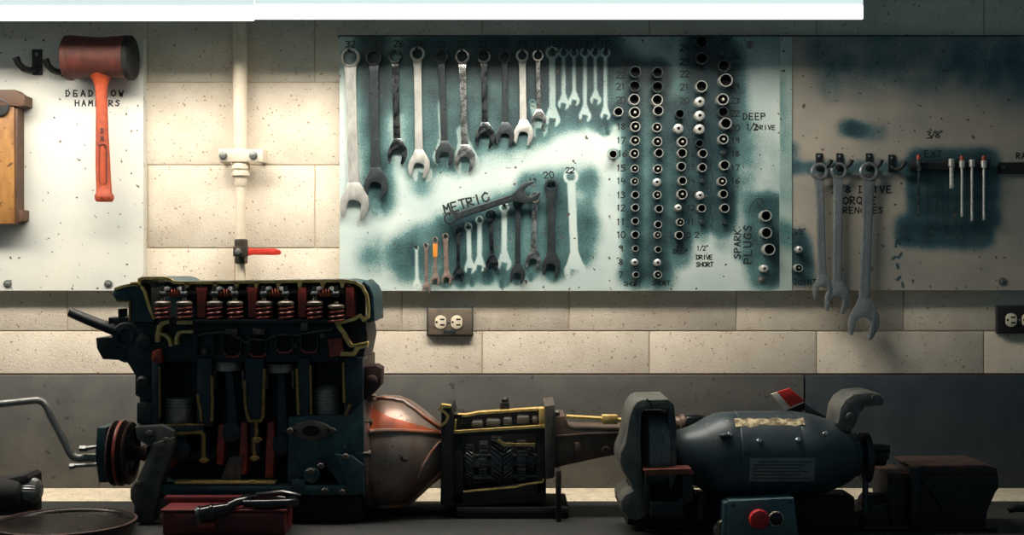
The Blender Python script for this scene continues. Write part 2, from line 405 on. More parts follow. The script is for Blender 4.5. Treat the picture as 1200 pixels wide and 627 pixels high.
# ------------------------------------------------------------------ marker writing (stroke letters)
F = {
'0': [[(1, 0), (0, 2), (0, 4), (1, 6), (3, 6), (4, 4), (4, 2), (3, 0), (1, 0)]], '1': [[(1, 5), (2, 6), (2, 0)]],
'2': [[(0, 5), (1, 6), (3, 6), (4, 4.5), (0, 0), (4, 0)]], '3': [[(0, 5.5), (1.5, 6), (4, 5), (1.5, 3.2), (4, 2), (3, .3), (0, 0)]],
'4': [[(1, 6), (0, 2.5), (4, 2.5)], [(3, 5), (3, 0)]], '5': [[(4, 6), (.5, 6), (.5, 3.5), (3, 3.7), (4, 2), (3, 0), (0, .3)]],
'6': [[(3.5, 6), (1, 4), (0, 1.5), (1.5, 0), (3.5, .6), (3.8, 2.3), (2, 3), (.4, 2)]], '7': [[(0, 6), (4, 6), (1.5, 0)]],
'8': [[(2, 3), (.4, 4.5), (2, 6), (3.6, 4.5), (2, 3), (0, 1.5), (2, 0), (4, 1.5), (2, 3)]], '9': [[(3.8, 4.5), (2, 3), (.2, 4.5), (2, 6), (3.8, 4.6), (3.3, 0)]],
'A': [[(0, 0), (2, 6), (4, 0)], [(.8, 2.2), (3.2, 2.2)]], 'B': [[(0, 0), (0, 6), (3, 5.6), (3, 3.6), (0, 3.2), (3.8, 2.4), (3.6, .6), (0, 0)]],
'C': [[(4, 5), (2.4, 6), (0, 4), (0, 1.5), (2, 0), (4, .8)]], 'D': [[(.3, 0), (.3, 6)], [(-.3, 6), (2.5, 5.6), (4, 3.4), (2.8, .6), (-.3, 0)]],
'E': [[(3.6, 6), (0, 6), (0, 0), (3.8, 0)], [(0, 3.1), (3, 3.1)]], 'F': [[(3.6, 6), (0, 6), (0, 0)], [(0, 3), (3, 3)]],
'G': [[(4, 5), (2, 6), (0, 4), (0, 1.4), (2, 0), (4, 1), (4, 2.8), (2.2, 2.8)]], 'H': [[(0, 0), (0, 6)], [(4, 0), (4, 6)], [(0, 3), (4, 3)]],
'I': [[(2, 0), (2, 6)]], 'J': [[(1, 6), (4, 6)], [(3, 6), (3, 1), (1.5, 0), (0, 1)]], 'K': [[(0, 0), (0, 6)], [(3.8, 6), (.2, 2.8), (4, 0)]],
'L': [[(0, 6), (0, 0), (3.6, 0)]], 'M': [[(0, 0), (.4, 6), (2, 2.4), (3.8, 6), (4, 0)]], 'N': [[(0, 0), (.2, 6), (3.8, 0), (4, 6)]],
'O': [[(2, 0), (0, 1.6), (0, 4.4), (2, 6), (4, 4.4), (4, 1.6), (2, 0)]], 'P': [[(0, 0), (0, 6), (3.4, 5.6), (3.6, 3.6), (0, 2.8)]],
'Q': [[(2, 0), (0, 1.6), (0, 4.4), (2, 6), (4, 4.4), (4, 1.6), (2, 0)], [(2.4, 1.6), (4.2, -.6)]], 'R': [[(0, 0), (0, 6), (3.4, 5.4), (3.2, 3.4), (0, 2.9), (4, 0)]],
'S': [[(3.8, 5.2), (2, 6), (.2, 4.8), (3.6, 2), (2.4, .1), (0, .8)]], 'T': [[(0, 6), (4, 6)], [(2, 6), (2, 0)]],
'U': [[(0, 6), (.2, 1), (2, 0), (3.8, 1), (4, 6)]], 'V': [[(0, 6), (2, 0), (4, 6)]], 'W': [[(0, 6), (1, 0), (2, 4), (3, 0), (4, 6)]],
'X': [[(0, 6), (4, 0)], [(4, 6), (0, 0)]], '"': [[(1, 7), (1, 5.4)], [(2.4, 7), (2.4, 5.4)]], '/': [[(0, -1), (4, 7)]], ' ': []}
def write(txt, px, py, h, d, parent, w=1.1, rot=0, adv=None, center=True, name='handwriting', material='ink', jit=.35):
    kk = h/6.0; adv = adv or 5.6*kk
    w *= 1.2
    g = G(); tot = adv*len(txt)-1.6*kk; x0 = -tot/2 if center else 0
    y = d-D0
    cr, sr = math.cos(R(rot)), math.sin(R(rot))
    rr = random.Random(txt+str(px)); n = 0
    for i, ch in enumerate(txt):
        jy = rr.uniform(-.4, .4)*jit
        for st in F.get(ch, []):
            pts = []
            for (a, b) in st:
                lx = x0+i*adv+(a+rr.uniform(-jit, jit)*.6)*kk; ly = (b-3+jy+rr.uniform(-jit, jit)*.6)*kk
                pts.append((px+lx*cr-ly*sr*1, py-(lx*sr+ly*cr)))
            for q in range(len(pts)-1):
                a, b = pts[q], pts[q+1]
                dx, dy = b[0]-a[0], b[1]-a[1]; L = math.hypot(dx, dy) or 1; dx /= L; dy /= L
                e = w*.35; hx, hy = -dy*w/2, dx*w/2
                quad = [(a[0]-dx*e+hx, a[1]-dy*e+hy), (b[0]+dx*e+hx, b[1]+dy*e+hy), (b[0]+dx*e-hx, b[1]+dy*e-hy), (a[0]-dx*e-hx, a[1]-dy*e-hy)]
                n += 1
                yy = y-.0004-.00003*(n % 7)
                vs = [g.bm.verts.new((PX(u, d), yy, PZ(v, d))) for u, v in quad]
                g.bm.faces.new(vs)
    return g.build(name, material, parent)

# ------------------------------------------------------------------ boards
YB = -.027; DB = D0+YB
def sstep(x): x = np.clip(x, 0, 1); return x*x*(3-2*x)
def seg_d(X, Y, a, b):
    ax, ay = a; bx, by = b; dx, dy = bx-ax, by-ay; L = dx*dx+dy*dy or 1
    t = np.clip(((X-ax)*dx+(Y-ay)*dy)/L, 0, 1); return np.hypot(X-ax-t*dx, Y-ay-t*dy)
def board(name, x0, x1, y0, y1, mt, caps, sils, label, step=1.3, dfront=None, dback=None, mask_extra=None):
    d = dfront or DB; nx = int((x1-x0)/step)+1; ny = int((y1-y0)/step)+1
    X, Y = np.meshgrid(np.linspace(x0, x1, nx), np.linspace(y0, y1, ny))
    keep = np.ones_like(X)
    for (a, b, r, soft, s) in caps:
        if soft > 6: r, soft = r-soft*.05, soft*1.2
        keep *= 1-s*sstep(1-(seg_d(X, Y, a, b)-r)/soft)
    v = 1-keep
    for sl in sils:
        (rx, ry, rr_, jx, jy, jr, w) = sl[:7]; amt = sl[7] if len(sl) > 7 else .9
        ux, uy = jx-rx, jy-ry; L = math.hypot(ux, uy); ux /= L; uy /= L
        A = (X-jx)*ux+(Y-jy)*uy; B = -(X-jx)*uy+(Y-jy)*ux
        sh = seg_d(X, Y, (rx+ux*rr_, ry+uy*rr_), (jx-ux*jr*.8, jy-uy*jr*.8))-w/2
        ring = np.abs(np.hypot(X-rx, Y-ry)-rr_*.78)-rr_*.2
        ca, sa = math.cos(.2), math.sin(.2)
        A2 = A*ca+B*sa; B2 = -A*sa+B*ca
        head = np.maximum(np.hypot(A/1.0, B)-jr, -np.maximum(np.abs(B2)-jr*.42, -(A2+jr*.15)))
        head = np.minimum(head, np.maximum(np.abs(B)-(w/2+(A+jr*1.8)*.35), np.maximum(A+jr*.3, -(A+jr*1.9))))
        dd = np.minimum(np.minimum(sh, ring), head)
        v = v*(1-amt*sstep(.5-dd/1.6))
    me = bpy.data.meshes.new(name)
    k = d/FPX; ox, oz = PX((x0+x1)/2, d), PZ(y1, d); oy = d-D0
    vx = (X-600)*k-ox; vz = CZ+(HY-Y)*k-oz
    verts = np.stack([vx.ravel(), np.zeros(vx.size), vz.ravel()], 1)
    idx = np.arange(nx*ny).reshape(ny, nx)
    f = np.stack([idx[:-1, :-1].ravel(), idx[1:, :-1].ravel(), idx[1:, 1:].ravel(), idx[:-1, 1:].ravel()], 1)
    n0 = nx*ny; yb = (dback-D0 if dback else -.0012)-oy
    a0, a1, c0, c1 = vx.min(), vx.max(), vz.min(), vz.max()
    bx = np.array([(a0, 0, c0), (a1, 0, c0), (a1, 0, c1), (a0, 0, c1), (a0, yb, c0), (a1, yb, c0), (a1, yb, c1), (a0, yb, c1)])
    bf = [[n0+i for i in q] for q in ((0, 4, 5, 1), (1, 5, 6, 2), (2, 6, 7, 3), (3, 7, 4, 0), (4, 7, 6, 5))]
    me.from_pydata(np.vstack([verts, bx]).tolist(), [], f.tolist()+bf)
    at = me.attributes.new('spray_and_shade', 'FLOAT', 'POINT')
    at.data.foreach_set('value', np.concatenate([v.ravel(), np.zeros(8)]).astype(np.float32))
    me.materials.append(M[mt])
    o = bpy.data.objects.new(name, me); C.objects.link(o); o.location = (ox, oy, oz); ORG[o.name] = Vector((ox, oy, oz))
    tag(o, label, 'tool board'); return o

caps = []
def cp(x0, y0, x1, y1, r, soft, s=1.0): caps.append(((x0, y0), (x1, y1), r, soft, s))
# real wrenches: ring x,y,r, jaw x,y,r, shank width, material, description, turn of the jaw
UP = [(410, 67, 12, 415, 240, 17, 13, 'steel_light', '32', 'largest, pale satin open-ended spanner under the marked 32'),
      (437.5, 67, 10.5, 440, 218, 14, 11, 'steel_dark', '27', 'long dark grey spanner under the marked 27'),
      (462.5, 66, 8.5, 465.5, 180, 11.5, 8.5, 'chrome_dark', '26', 'black shanked spanner under the marked 26'),
      (489, 63, 9, 491, 195, 12.5, 9.5, 'steel_light', '24', 'pale spanner under the marked 24'),
      (517, 66, 8.5, 521, 182, 11, 8, 'steel_dark', '23', 'dull grey spanner between the pale and the bright chrome one'),
      (541.5, 66, 9, 545, 188, 12, 8.5, 'chrome', '22', 'bright chrome spanner in a gap of two dark ones'),
      (567, 66, 8.5, 568.5, 161, 11.5, 7.5, 'chrome_dark', '21', 'dark chrome spanner right of the bright chrome one'),
      (591.5, 66, 8, 592, 160, 11, 7, 'steel_dark', '20', 'slim dark spanner left of the one marked 19'),
      (612, 65, 7.5, 613.5, 158, 11.5, 8.5, 'steel_light', '19', 'pale satin spanner under the marked 19'),
      (630.5, 65, 7, 631.5, 141, 8.5, 5.5, 'chrome', '17', 'short chrome spanner, last real one of the upper row')]
LO = [(499.3, 288, 3.4, 499.8, 339, 5, 4.2, 'steel_rust', 'tiny brownish spanner whose jaw hangs below the board edge'),
      (510, 281, 3.5, 510, 329, 5.5, 4.8, 'steel_rust', 'tiny spanner wrapped in orange tape'),
      (522, 277, 3.8, 523.5, 327, 6, 5.6, 'steel_rust', 'small pinkish steel spanner right of the taped one'),
      (536.6, 270, 4.6, 537.2, 323, 6.5, 4.2, 'chrome_dark', 'small dark spanner with a copper tinted ring'),
      (575, 252, 6, 576.7, 310, 7.2, 5, 'chrome_dark', 'small greenish chrome spanner between two white outlines'),
      (607, 238, 6.5, 606.5, 323, 9, 6.5, 'steel_dark', 'dark spanner hanging from under the slanted one'),
      (627, 231, 6, 625, 306, 9, 6.5, 'chrome', 'chrome spanner left of the dark grey one'),
      (645.8, 217, 7.8, 646, 313, 11, 9.5, 'steel_dark', 'dark grey spanner beside the big white outline')]
DG = (527.4, 255.6, 7.5, 619, 225.5, 12, 8.5, 'steel_dark', '')
SIL = [(647, 62, 8, 647.5, 140, 9, 7.5, .8), (660.5, 62, 6, 660.5, 122, 7, 4.6, .75), (672.5, 62, 5.5, 673, 118, 6.5, 4.6, .8),
       (685.5, 62, 6, 685.5, 136, 7.5, 5, .8), (697.5, 62, 6, 698, 117, 6.5, 4, .75), (709.5, 62, 6, 709.5, 135, 6, 4.6, .85),
       (488.2, 291, 3, 488.6, 334, 4.5, 4, .95), (549, 266, 5, 550.5, 315, 6.5, 5.5, .95), (562, 258, 5, 562, 312, 7, 5.5, .95),
       (591, 243, 6, 591, 309, 8.5, 6.5, .95), (669, 207, 9, 674, 318, 13, 9.5, 1.0), (440, 240, 6, 440, 250, 9, 6, .3), (494, 190, 8, 495, 203, 12, 9, .7),
       (624, 120, 4, 632, 152, 10, 8, .6), (541, 150, 4, 547, 192, 15, 14, .7), (517, 120, 4, 520, 184, 13, 9, .6)]
cp(432, 52, 445, 235, 6, 20, .85); cp(437, 43, 440, 120, 9, 16, .85); cp(462, 55, 464, 120, 5, 16, .4)
for x, y, r in ((437.5, 66, 10), (489, 62, 9), (517, 66, 8.5), (541.5, 65, 9), (567, 65, 8.5), (591.5, 64, 8), (612, 64, 7.5), (630.5, 65, 7), (647, 61, 7), (660.5, 61, 5), (672.5, 61, 5), (685.5, 61, 5), (697.5, 61, 5), (709.5, 61, 5)): cp(x, y, x, y-r*.3, r*.35, 5, .9)
for x, y1 in ((489, 205), (517, 195), (541, 200), (567, 170), (591, 170), (612, 165), (630, 165), (647, 150), (660, 148), (672, 145), (685, 145), (697, 135), (709, 135)):
    cp(x, 56, x, y1-12, 6, 20, .62); cp(x, 52, x, 75, 10, 16, .6)
cp(500, 60, 700, 60, 12, 22, .35); cp(490, 110, 640, 110, 20, 40, .35); cp(520, 160, 600, 160, 14, 26, .4); cp(640, 90, 705, 90, 30, 26, .45)
cp(494, 215, 500, 200, 4, 18, .5); cp(709, 140, 712, 156, 1.2, 2.5, .8); cp(700, 145, 722, 130, 4, 10, .7); cp(709, 148, 709, 152, 5, 6, .5)
# lower group
cp(440, 298, 470, 305, 5, 26, .5); cp(490, 300, 560, 290, 22, 22, .6); cp(530, 270, 640, 235, 14, 20, .6); cp(560, 290, 660, 275, 32, 20, .55)
cp(620, 215, 688, 208, 3, 18, .6); cp(690, 215, 684, 300, 2, 18, .45); cp(655, 225, 655, 310, 10, 12, .5); cp(520, 260, 615, 230, 3, 8, .55)
for x, y in ((553, 326), (571, 327), (591, 330), (606, 328), (623, 322), (647, 325), (540, 332), (523, 332)): cp(x-3, y-10, x, y, 4, 6, .5)
for x, y in ((553, 336), (588, 338), (606, 334), (622, 330)): cp(x, y-8, x, y-2, 1, 3, .6)
# socket columns
for x, a, b in ((743, 84, 318), (771, 84, 318), (797, 128, 282), (821, 46, 262), (848, 58, 265)):
    cp(x, a, x, b, 8, 11, .72)
    for yy in range(int(a), int(b), 16): cp(x, yy, x, yy, 8, 9, .45)
cp(743, 84, 771, 92, 12, 16, .6); cp(822, 48, 822, 100, 14, 14, .8); cp(848, 70, 852, 140, 16, 16, .7); cp(775, 100, 850, 160, 14, 30, .35); cp(740, 140, 800, 140, 10, 24, .4)
cp(800, 120, 860, 200, 18, 22, .4); cp(742, 322, 775, 324, 10, 14, .5); cp(835, 150, 845, 250, 12, 18, .35); cp(722, 133, 724, 128, 5, 10, .6); cp(718, 181, 720, 181, 4, 5, .5)
cp(797, 285, 797, 300, 8, 12, .5); cp(822, 272, 822, 278, 4, 8, .3); cp(848, 275, 848, 285, 3, 12, .3)
cp(897, 250, 897, 318, 14, 16, .75); cp(885, 240, 905, 245, 8, 14, .5); cp(880, 290, 912, 290, 14, 12, .4)
cp(830, 43, 912, 43, 6, 60, .3); cp(724, 60, 800, 52, 10, 50, .22); cp(880, 170, 912, 230, 6, 40, .18)
main = board('tool_board', 398, 913.5, 43, 340.8, 'board', caps, SIL, 'large white tool board with teal sprayed outlines in the centre of the wall')
g = G();
g.pbox(395.5, 1215, 41.0, 42.8, DB+.001, D0-.0012, 0); o = g.build('top_edging', 'steel_dark', main)
caps = []
cp(914, 100, 920, 175, 0, 22, .35); cp(914, 215, 928, 215, 10, 30, .25); cp(914, 270, 928, 280, 8, 14, .5)
bt = board('board_batten', 914, 928, 43, 340.5, 'batten', caps, [], 'narrow pale green batten covering the joint of two boards', dfront=DB-.003, step=2); bt['category'] = 'batten'
caps = []
cp(1076, 190, 1156, 190, 8, 14, .8)
for yy in (205, 222, 239, 256): cp(1078, yy, 1156, yy, 8, 13, .7)
cp(1068, 274, 1150, 278, 8, 14, .8); cp(1060, 262, 1060, 275, 5, 12, .5)
for x0_, x1_, y_ in ((1088, 1086, 268), (1100, 1097, 262), (1103, 1107, 270), (1112, 1110, 274), (1124, 1119, 276), (1133, 1133, 268), (1150, 1147, 270), (1140, 1143, 272)): cp(x0_, 200, x1_, y_, .3, 1.6, .6)
cp(990, 150, 1030, 156, 3, 12, .5); cp(1000, 150, 1006, 152, 5, 8, .5)
cp(925, 198, 1062, 196, 3, 9, .55); cp(928, 175, 930, 190, 3, 10, .5); cp(934, 285, 940, 322, 8, 14, .75)
cp(1000, 62, 1290, 66, 30, 34, .34); cp(975, 110, 955, 62, 4, 14, .2); cp(1160, 60, 1290, 130, 16, 40, .2)  # mild teal along the upper part stands in for shade on the board
for i in range(9):
    x, y = 1055+random.uniform(-6, 8), 285+random.uniform(-10, 50); cp(x, y, x+random.uniform(-4, 4), y+random.uniform(2, 8), .6, 1.6, .9)
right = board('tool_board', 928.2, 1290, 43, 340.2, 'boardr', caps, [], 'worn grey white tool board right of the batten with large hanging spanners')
caps = []
left = board('tool_board', -260, 168, 45, 340.5, 'boardl', caps, [], 'plain white board at the left holding the red hammer')

DW = DB
for t, x in (('32', 411), ('27', 444), ('26', 467), ('24', 490), ('23', 517), ('22', 542), ('21', 566), ('20', 591), ('19', 612), ('17', 630), ('15', 647), ('14', 660), ('13', 672), ('12', 685), ('11', 697), ('10', 709)):
    write(t, x, 51.5, 6.8, DW, main)
write('METRIC', 546, 238, 10.5, DW, main, w=1.7, rot=17, adv=9.4)
write('19', 624, 211, 5, DW, main, w=.8); write('20', 643, 205, 7, DW, main, rot=8); write('22', 668, 199.5, 6, DW, main)
for t, y in zip('22 21 20 19 18 17 16 15 14 13 12 11 10 9 8 7'.split(), (88, 101.5, 117.5, 133, 148.5, 164.5, 180, 197, 212, 228.5, 243.5, 260, 275, 291, 307, 322)):
    if t != '19': write(t, 727 if t != '16' else 728.5, y, 7, DW, main, adv=5.4)
write('SHORT', 741, 332.5, 5, DW, main, w=.9, adv=4.2); write('SHORT', 774.5, 331.5, 5, DW, main, w=.9, adv=4.2)
for t, y in (('24', 56), ('23', 72.5), ('22', 87), ('21', 102), ('20', 118)): write(t, 802, y, 7, DW, main, adv=5.6)
for t, y in (('19', 133), ('18', 150), ('17', 166), ('16', 181), ('15', 196), ('14', 212), ('13', 228), ('12', 243.5), ('11', 260), ('10 2', 275.5)): write(t, 809, y, 6.2, DW, main, w=.9, adv=4.8)
write('22', 797, 287.5, 5, DW, main); write('DEEP', 797, 294.5, 5, DW, main, w=.9, adv=4.4)
write('1/2"', 823, 291, 5, DW, main, w=.8, adv=3.6); write('DRIVE', 825, 301.5, 5, DW, main, w=1, adv=3.9); write('SHORT', 825.5, 310, 5, DW, main, w=1, adv=4.1)
for t, y in (('26', 65.5), ('25', 79), ('24', 100), ('23', 118), ('22', 133), ('20', 150), ('19', 164.5), ('18', 180), ('17', 196.5), ('16', 212)): write(t, 861, y, 6.6, DW, main, adv=5.2)
write('3/4"', 851, 46.5, 5.2, DW, main, w=.9, adv=3.6)
write('DEEP', 884, 136.5, 7.2, DW, main, w=1.2, adv=7); write('1/2', 880, 149, 7, DW, main, w=1.1, adv=4.4); write('DRIVE', 897, 149.5, 5, DW, main, w=1, adv=4.8)
write('SPARK', 864, 286, 7.5, DW, main, w=1.2, rot=90, adv=7.2); write('PLUGS', 876, 286, 9, DW, main, w=1.4, rot=90, adv=9.6)
write('3/8"', 936, 272, 6.5, DW, right, w=.9, adv=4); write('JOINT', 943, 330.5, 6, DW, right, w=1, adv=5.6)
write('3/8 DRIVE', 1010, 222, 8, DW, right, w=1.3, adv=8); write('TORQUE', 1003, 235, 8.5, DW, right, w=1.4, adv=8); write('WRENCHES', 1008, 246.5, 7, DW, right, w=1.2, adv=6.9)
write('3/8"', 1095, 158, 7.5, DW, right, w=1.1, adv=5); write('EXT', 1094, 180.5, 7, DW, right, w=1.2, adv=7.5); write('RATCHET', 1191, 182.5, 6.5, DW, right, w=1.2, adv=6.5, center=False)
write('DEADBLOW', 112, 109.5, 7, DW, left, w=1.3, adv=8.9); write('HAMMERS', 115, 121, 6.6, DW, left, w=1.3, adv=7.9)
# drawn wavy line between socket columns
def wavy(pts, w, parent):
    g = G(); g.pstroke(pts, w, DB-.0006, DB-.0001); return g.build('drawn_line', 'ink', parent)
wavy([(834+1.6*math.sin(y/4.0), y) for y in range(165, 262, 3)]+[(833, 264), (836, 268)], .7, main)
wavy([(878, 250), (879, 243), (883, 236), (888, 232.5), (893, 233), (895, 238)], .7, main)

def screw(x, y, parent, r=3.3, name='screw'):
    g = G(); c = P(x, y, DB)
    g.lathe(c, (0, -1, 0), [(0, r*1.5*k0), (.0012, r*1.5*k0), (.0013, r*.9*k0), (.003, r*.8*k0), (.0042, r*.4*k0)], 16)
    g.build(name, 'steel_mid', parent)
k0 = DB/FPX
for x, y in ((435, 332), (879, 52.5), (892, 328)): screw(x, y, main)
for x, y in ((957, 50), (1175, 330)): screw(x, y, right)
screw(127, 333, left); screw(9, 333, left)

# ------------------------------------------------------------------ spanners
def wrench(w, label, group, d=None, tape=False, turn=-.22, parts=True, name='combination_wrench', panel=True, gap=.004):
    rx, ry, rr, jx, jy, jr, sw, m = w[:8]
    t = min(.016, max(.004, rr*k0*.55))
    y1 = (d-D0 if d else YB)-gap; y0 = y1-t
    dd = y0+D0
    A = Vector((PX(rx, dd), PZ(ry, dd))); B = Vector((PX(jx, dd), PZ(jy, dd))); kk = dd/FPX
    rr *= kk; jr *= kk; sw *= kk
    u = (B-A).normalized(); v = Vector((-u.y, u.x))
    root = empty(name, (B.x, (y0+y1)/2, min(A.y, B.y)-jr), label, 'wrench', group)
    g = G(); g.annulus((A.x, A.y), rr, rr*.66, y0, y1, nin=12, bev=t*.22, rot=.3); g.build('ring_end', m, root)
    # shank
    g = G(); L = (B-A).length; a0 = rr*.80; a1 = L-jr*.75
    def pt(a, b): p = A+u*a+v*b; return (p.x, p.y)
    ts = t*.62; ym = (y0+y1)/2
    out = [(a0, sw*.62), (a0+L*.06, sw*.5), (L*.5, sw*.46), (a1-L*.10, sw*.5), (a1-L*.04, sw*.62), (a1, sw*.85)]
    poly = [pt(a, b) for a, b in out]+[pt(a, -b) for a, b in out[::-1]]
    g.prism(poly, ym-ts/2, ym+ts/2, ts*.42)
    if panel:
        e = [pt(L*.16, sw*.26), pt(L*.82, sw*.26), pt(L*.82, -sw*.26), pt(L*.16, -sw*.26)]
        g.stroke(e+[e[0]], sw*.07, ym-ts/2-.0006, ym-ts/2+.0004)
    g.build('shank', m, root)
    g = G()
    o2 = [(-1.55, .34*sw/jr*1.6), (-1.1, .62), (-.72, .86), (-.25, 1.0), (.2, 1.0), (.55, .90), (.90, .78), (1.02, .66), (.98, .52), (.1, .50), (-.18, .42), (-.32, .18)]
    pl = o2+[(a, -b) for a, b in o2[::-1]]
    ca, sa = math.cos(turn), math.sin(turn)
    def jp(a, b):
        s_ = min(1, max(0, (a+1.5)/1.0))
        a2 = a*ca-b*sa; b2 = a*sa+b*ca
        a, b = a*(1-s_)+a2*s_, b*(1-s_)+b2*s_
        p = B+u*a*jr+v*b*jr; return (p.x, p.y)
    g.prism([jp(a, b) for a, b in pl], y0+t*.1, y1-t*.1, t*.2); g.build('open_jaw', m, root)
    if tape:
        g = G(); p = [pt(L*.10, sw*.58), pt(L*.42, sw*.54), pt(L*.42, -sw*.54), pt(L*.10, -sw*.58)]
        g.prism(p, ym-ts/2-.0008, ym+ts/2+.0008, .0003); g.build('tape_wrap', 'tape', root)
    return root
def nail(x, y, parent, L=.02, r=1.3):
    c = P(x, y, DB); g = G(); g.lathe(c, (0, -1, 0), [(0, .7*r*k0), (L-.002, .7*r*k0), (L-.0018, 1.5*r*k0), (L, 1.4*r*k0)], 12); g.build('nail', 'black', parent)
for w in UP:
    wrench(w, w[9], 'spanners in the upper row')
    nail(w[0], w[1]-w[2]*.62+1, main)
for i, w in enumerate(LO):
    wrench(w, w[8]+', lower row', 'spanners in the lower row', tape=(i == 1))
    nail(w[0], w[1]-w[2]*.45, main, r=.9)
wrench(DG, 'dark spanner lying slanted over the lower row beside the word METRIC', 'spanners in the lower row', gap=.021, turn=.22)
nail(527.4, 251.5, main, L=.036); nail(607, 232, main, L=.019)
for x in (647, 660.5, 672.5, 685.5, 697.5, 709.5): nail(x, 60, main, L=.022, r=1.7)
for x, y in ((488.2, 289.5), (549, 264), (562, 256), (591, 241), (669, 203)): nail(x, y, main, L=.022, r=1.3)

# ------------------------------------------------------------------ coat-style hooks
def hook(x, y, parent_d, label, side, s=1.0, board_=None, lip=True):
    d = DB; c = P(x, y, d); kk = d/FPX*s
    root = empty('tool_hook', (c.x, c.y, c.z-12*kk), label, 'hook', 'black steel tool hooks')
    g = G(); g.box(c.x-6*kk, c.x+6*kk, c.y-.005, c.y-.0002, c.z-15*kk, c.z+15*kk, .0014); g.build('back_plate', 'black', root)
    g = G(); g.lathe((c.x, c.y-.005, c.z+9*kk), (0, -1, 0), [(0, 2.2*kk), (.002, 2*kk), (.0028, 1*kk)], 14); g.build('screw', 'steel_mid', root)
    g = G()
    pts = [(0, -.004, -6), (side*1.5, -.012*s, -9), (side*5, -.024*s, -11.5), (side*10, -.036*s, -10), (side*14, -.044*s, -5), (side*16.5, -.047*s, 2)]
    g.tube([(c.x+a*kk, c.y+b, c.z+e*kk) for a, b, e in pts], [.007*s, .0078*s, .0078*s, .0076*s, .0078*s, .0086*s], 10)
    g.build('prong', 'black', root); return root
hook(44, 73, DB, 'empty black steel hook left of the red hammer', -1)
hook(78, 75, DB, 'black steel hook half hidden by the red hammer head', -1)
for i, x in enumerate((959.5, 983.5, 1018)):
    hook(x, 189.5, DB, 'black hook holding the '+('leftmost and shortest', 'middle', 'longest, rightmost')[i]+' of three big spanners', 1, .66)
hook(1044.5, 191.5, DB, 'small black hook with nothing on it, right of the longest spanner', 1, .68)
BIG = [(961, 201, 10.5, 965, 340, 11.5, 10, 'steel_big'), (983.5, 200, 10, 981.5, 352, 14.5, 11, 'steel_big'), (1019, 201, 11.5, 1013, 378, 18, 13, 'steel_big')]
for w, l in zip(BIG, ('leftmost and shortest of three big grey spanners hanging on hooks', 'middle one of three big grey spanners hanging on hooks', 'longest grey spanner on the right board, jaw well below the board edge')):
    wrench(w, l, 'big spanners on hooks', gap=.016, turn=-.2)

# ------------------------------------------------------------------ sockets
cols = {
 'far left': [(724.8, 130.8, 5.6, 'o'), (718.6, 180.6, 5, 'o')],
 'first': [(744.7, 84, 6.8, 'k'), (744, 100.5, 6.5, 'k'), (743.4, 116.3, 6.6, 'o'), (744, 131.6, 6.6, 'p'), (744.7, 148.2, 6, 'p'), (744.4, 164.5, 5.6, 'p'), (743.7, 179.9, 5.4, 'p'),
           (744.2, 197.4, 4.6, 'p'), (744, 212.4, 4.4, 'p'), (744.7, 228.2, 4.5, 'o'), (744.7, 243.2, 4.5, 'o'), (744.7, 259, 4.3, 'o'), (744.7, 275, 4.6, 'o'), (745, 291.3, 3.6, 'o'), (744.2, 307.4, 4.1, 'b'), (745.5, 322, 3.7, 'o')],
 'second': [(770.7, 84.9, 6.5, 'k'), (770.7, 101.7, 6.8, 'k'), (770.5, 117, 6.6, 'o'), (771.7, 129.5, 6, 'o'), (770, 149.2, 5.6, 'p'), (770.7, 165.8, 5.6, 'p'), (772.5, 179.2, 5.3, 'o'), (771, 197.9, 5.3, 'p'),
            (770.3, 213.4, 4.8, 'b'), (770.5, 228.4, 4.9, 'p'), (772.6, 244.7, 4.6, 'o'), (771.6, 263, 4.4, 'o'), (771, 275.3, 4.2, 'p'), (771.6, 292.4, 3.9, 'o'), (771, 307.9, 4.4, 'b'), (771.3, 322, 4.6, 'p')],
 'third': [(797, 133.4, 5.5, 'k'), (795.5, 150.3, 5.8, 'b'), (799.8, 166, 5.9, 'p'), (799.6, 179.2, 5.6, 'o'), (798.7, 195, 5.3, 'o'), (800, 211.8, 5.1, 'o'), (799.7, 227.6, 6.1, 'p'), (795.3, 243.4, 4.1, 'b'), (797.4, 260.3, 4.5, 'p'), (796.3, 275.8, 4.9, 'o')],
 'fourth': [(822.3, 48.6, 7.2, 'k'), (822.3, 68.3, 7.2, 'k'), (822.3, 101, 6.9, 'o'), (820.5, 118.8, 6, 'b'), (820.5, 135.2, 6, 'b'), (820.2, 151, 6, 'b'), (820, 167.9, 4.6, 'k'), (824, 179.8, 5.3, 'o'), (823.4, 196.3, 5.1, 'o'), (820.8, 229, 5, 'b'), (822.6, 244, 5, 'o')],
 'fifth': [(848.6, 77, 7.2, 'k'), (850.9, 93.8, 8, 'o'), (847.3, 116.3, 7, 'p'), (848, 131.2, 6.3, 'k'), (850.9, 144.5, 6.8, 'o'), (848, 163, 6, 'p'), (849.5, 193.4, 5.8, 'o'), (846.6, 212.4, 5.3, 'p'), (848, 227.4, 5, 'o'), (849.7, 244, 5.3, 'o')],
 'spark': [(898, 252.9, 6.6, 'o'), (898.4, 272.9, 6.6, 'o'), (901.8, 292.4, 6.9, 'o'), (896.3, 315, 4.7, 'b')],
 'joint': [(937.4, 292.4, 4, 'b'), (936.3, 314.2, 4.6, 'p')]}
ords = 'top second third fourth fifth sixth seventh eighth ninth tenth eleventh twelfth thirteenth fourteenth fifteenth sixteenth'.split()
kinds = {'k': 'dark chrome', 'o': 'bright rimmed chrome', 'p': 'chrome', 'b': 'pale solid faced chrome'}
smesh = {}
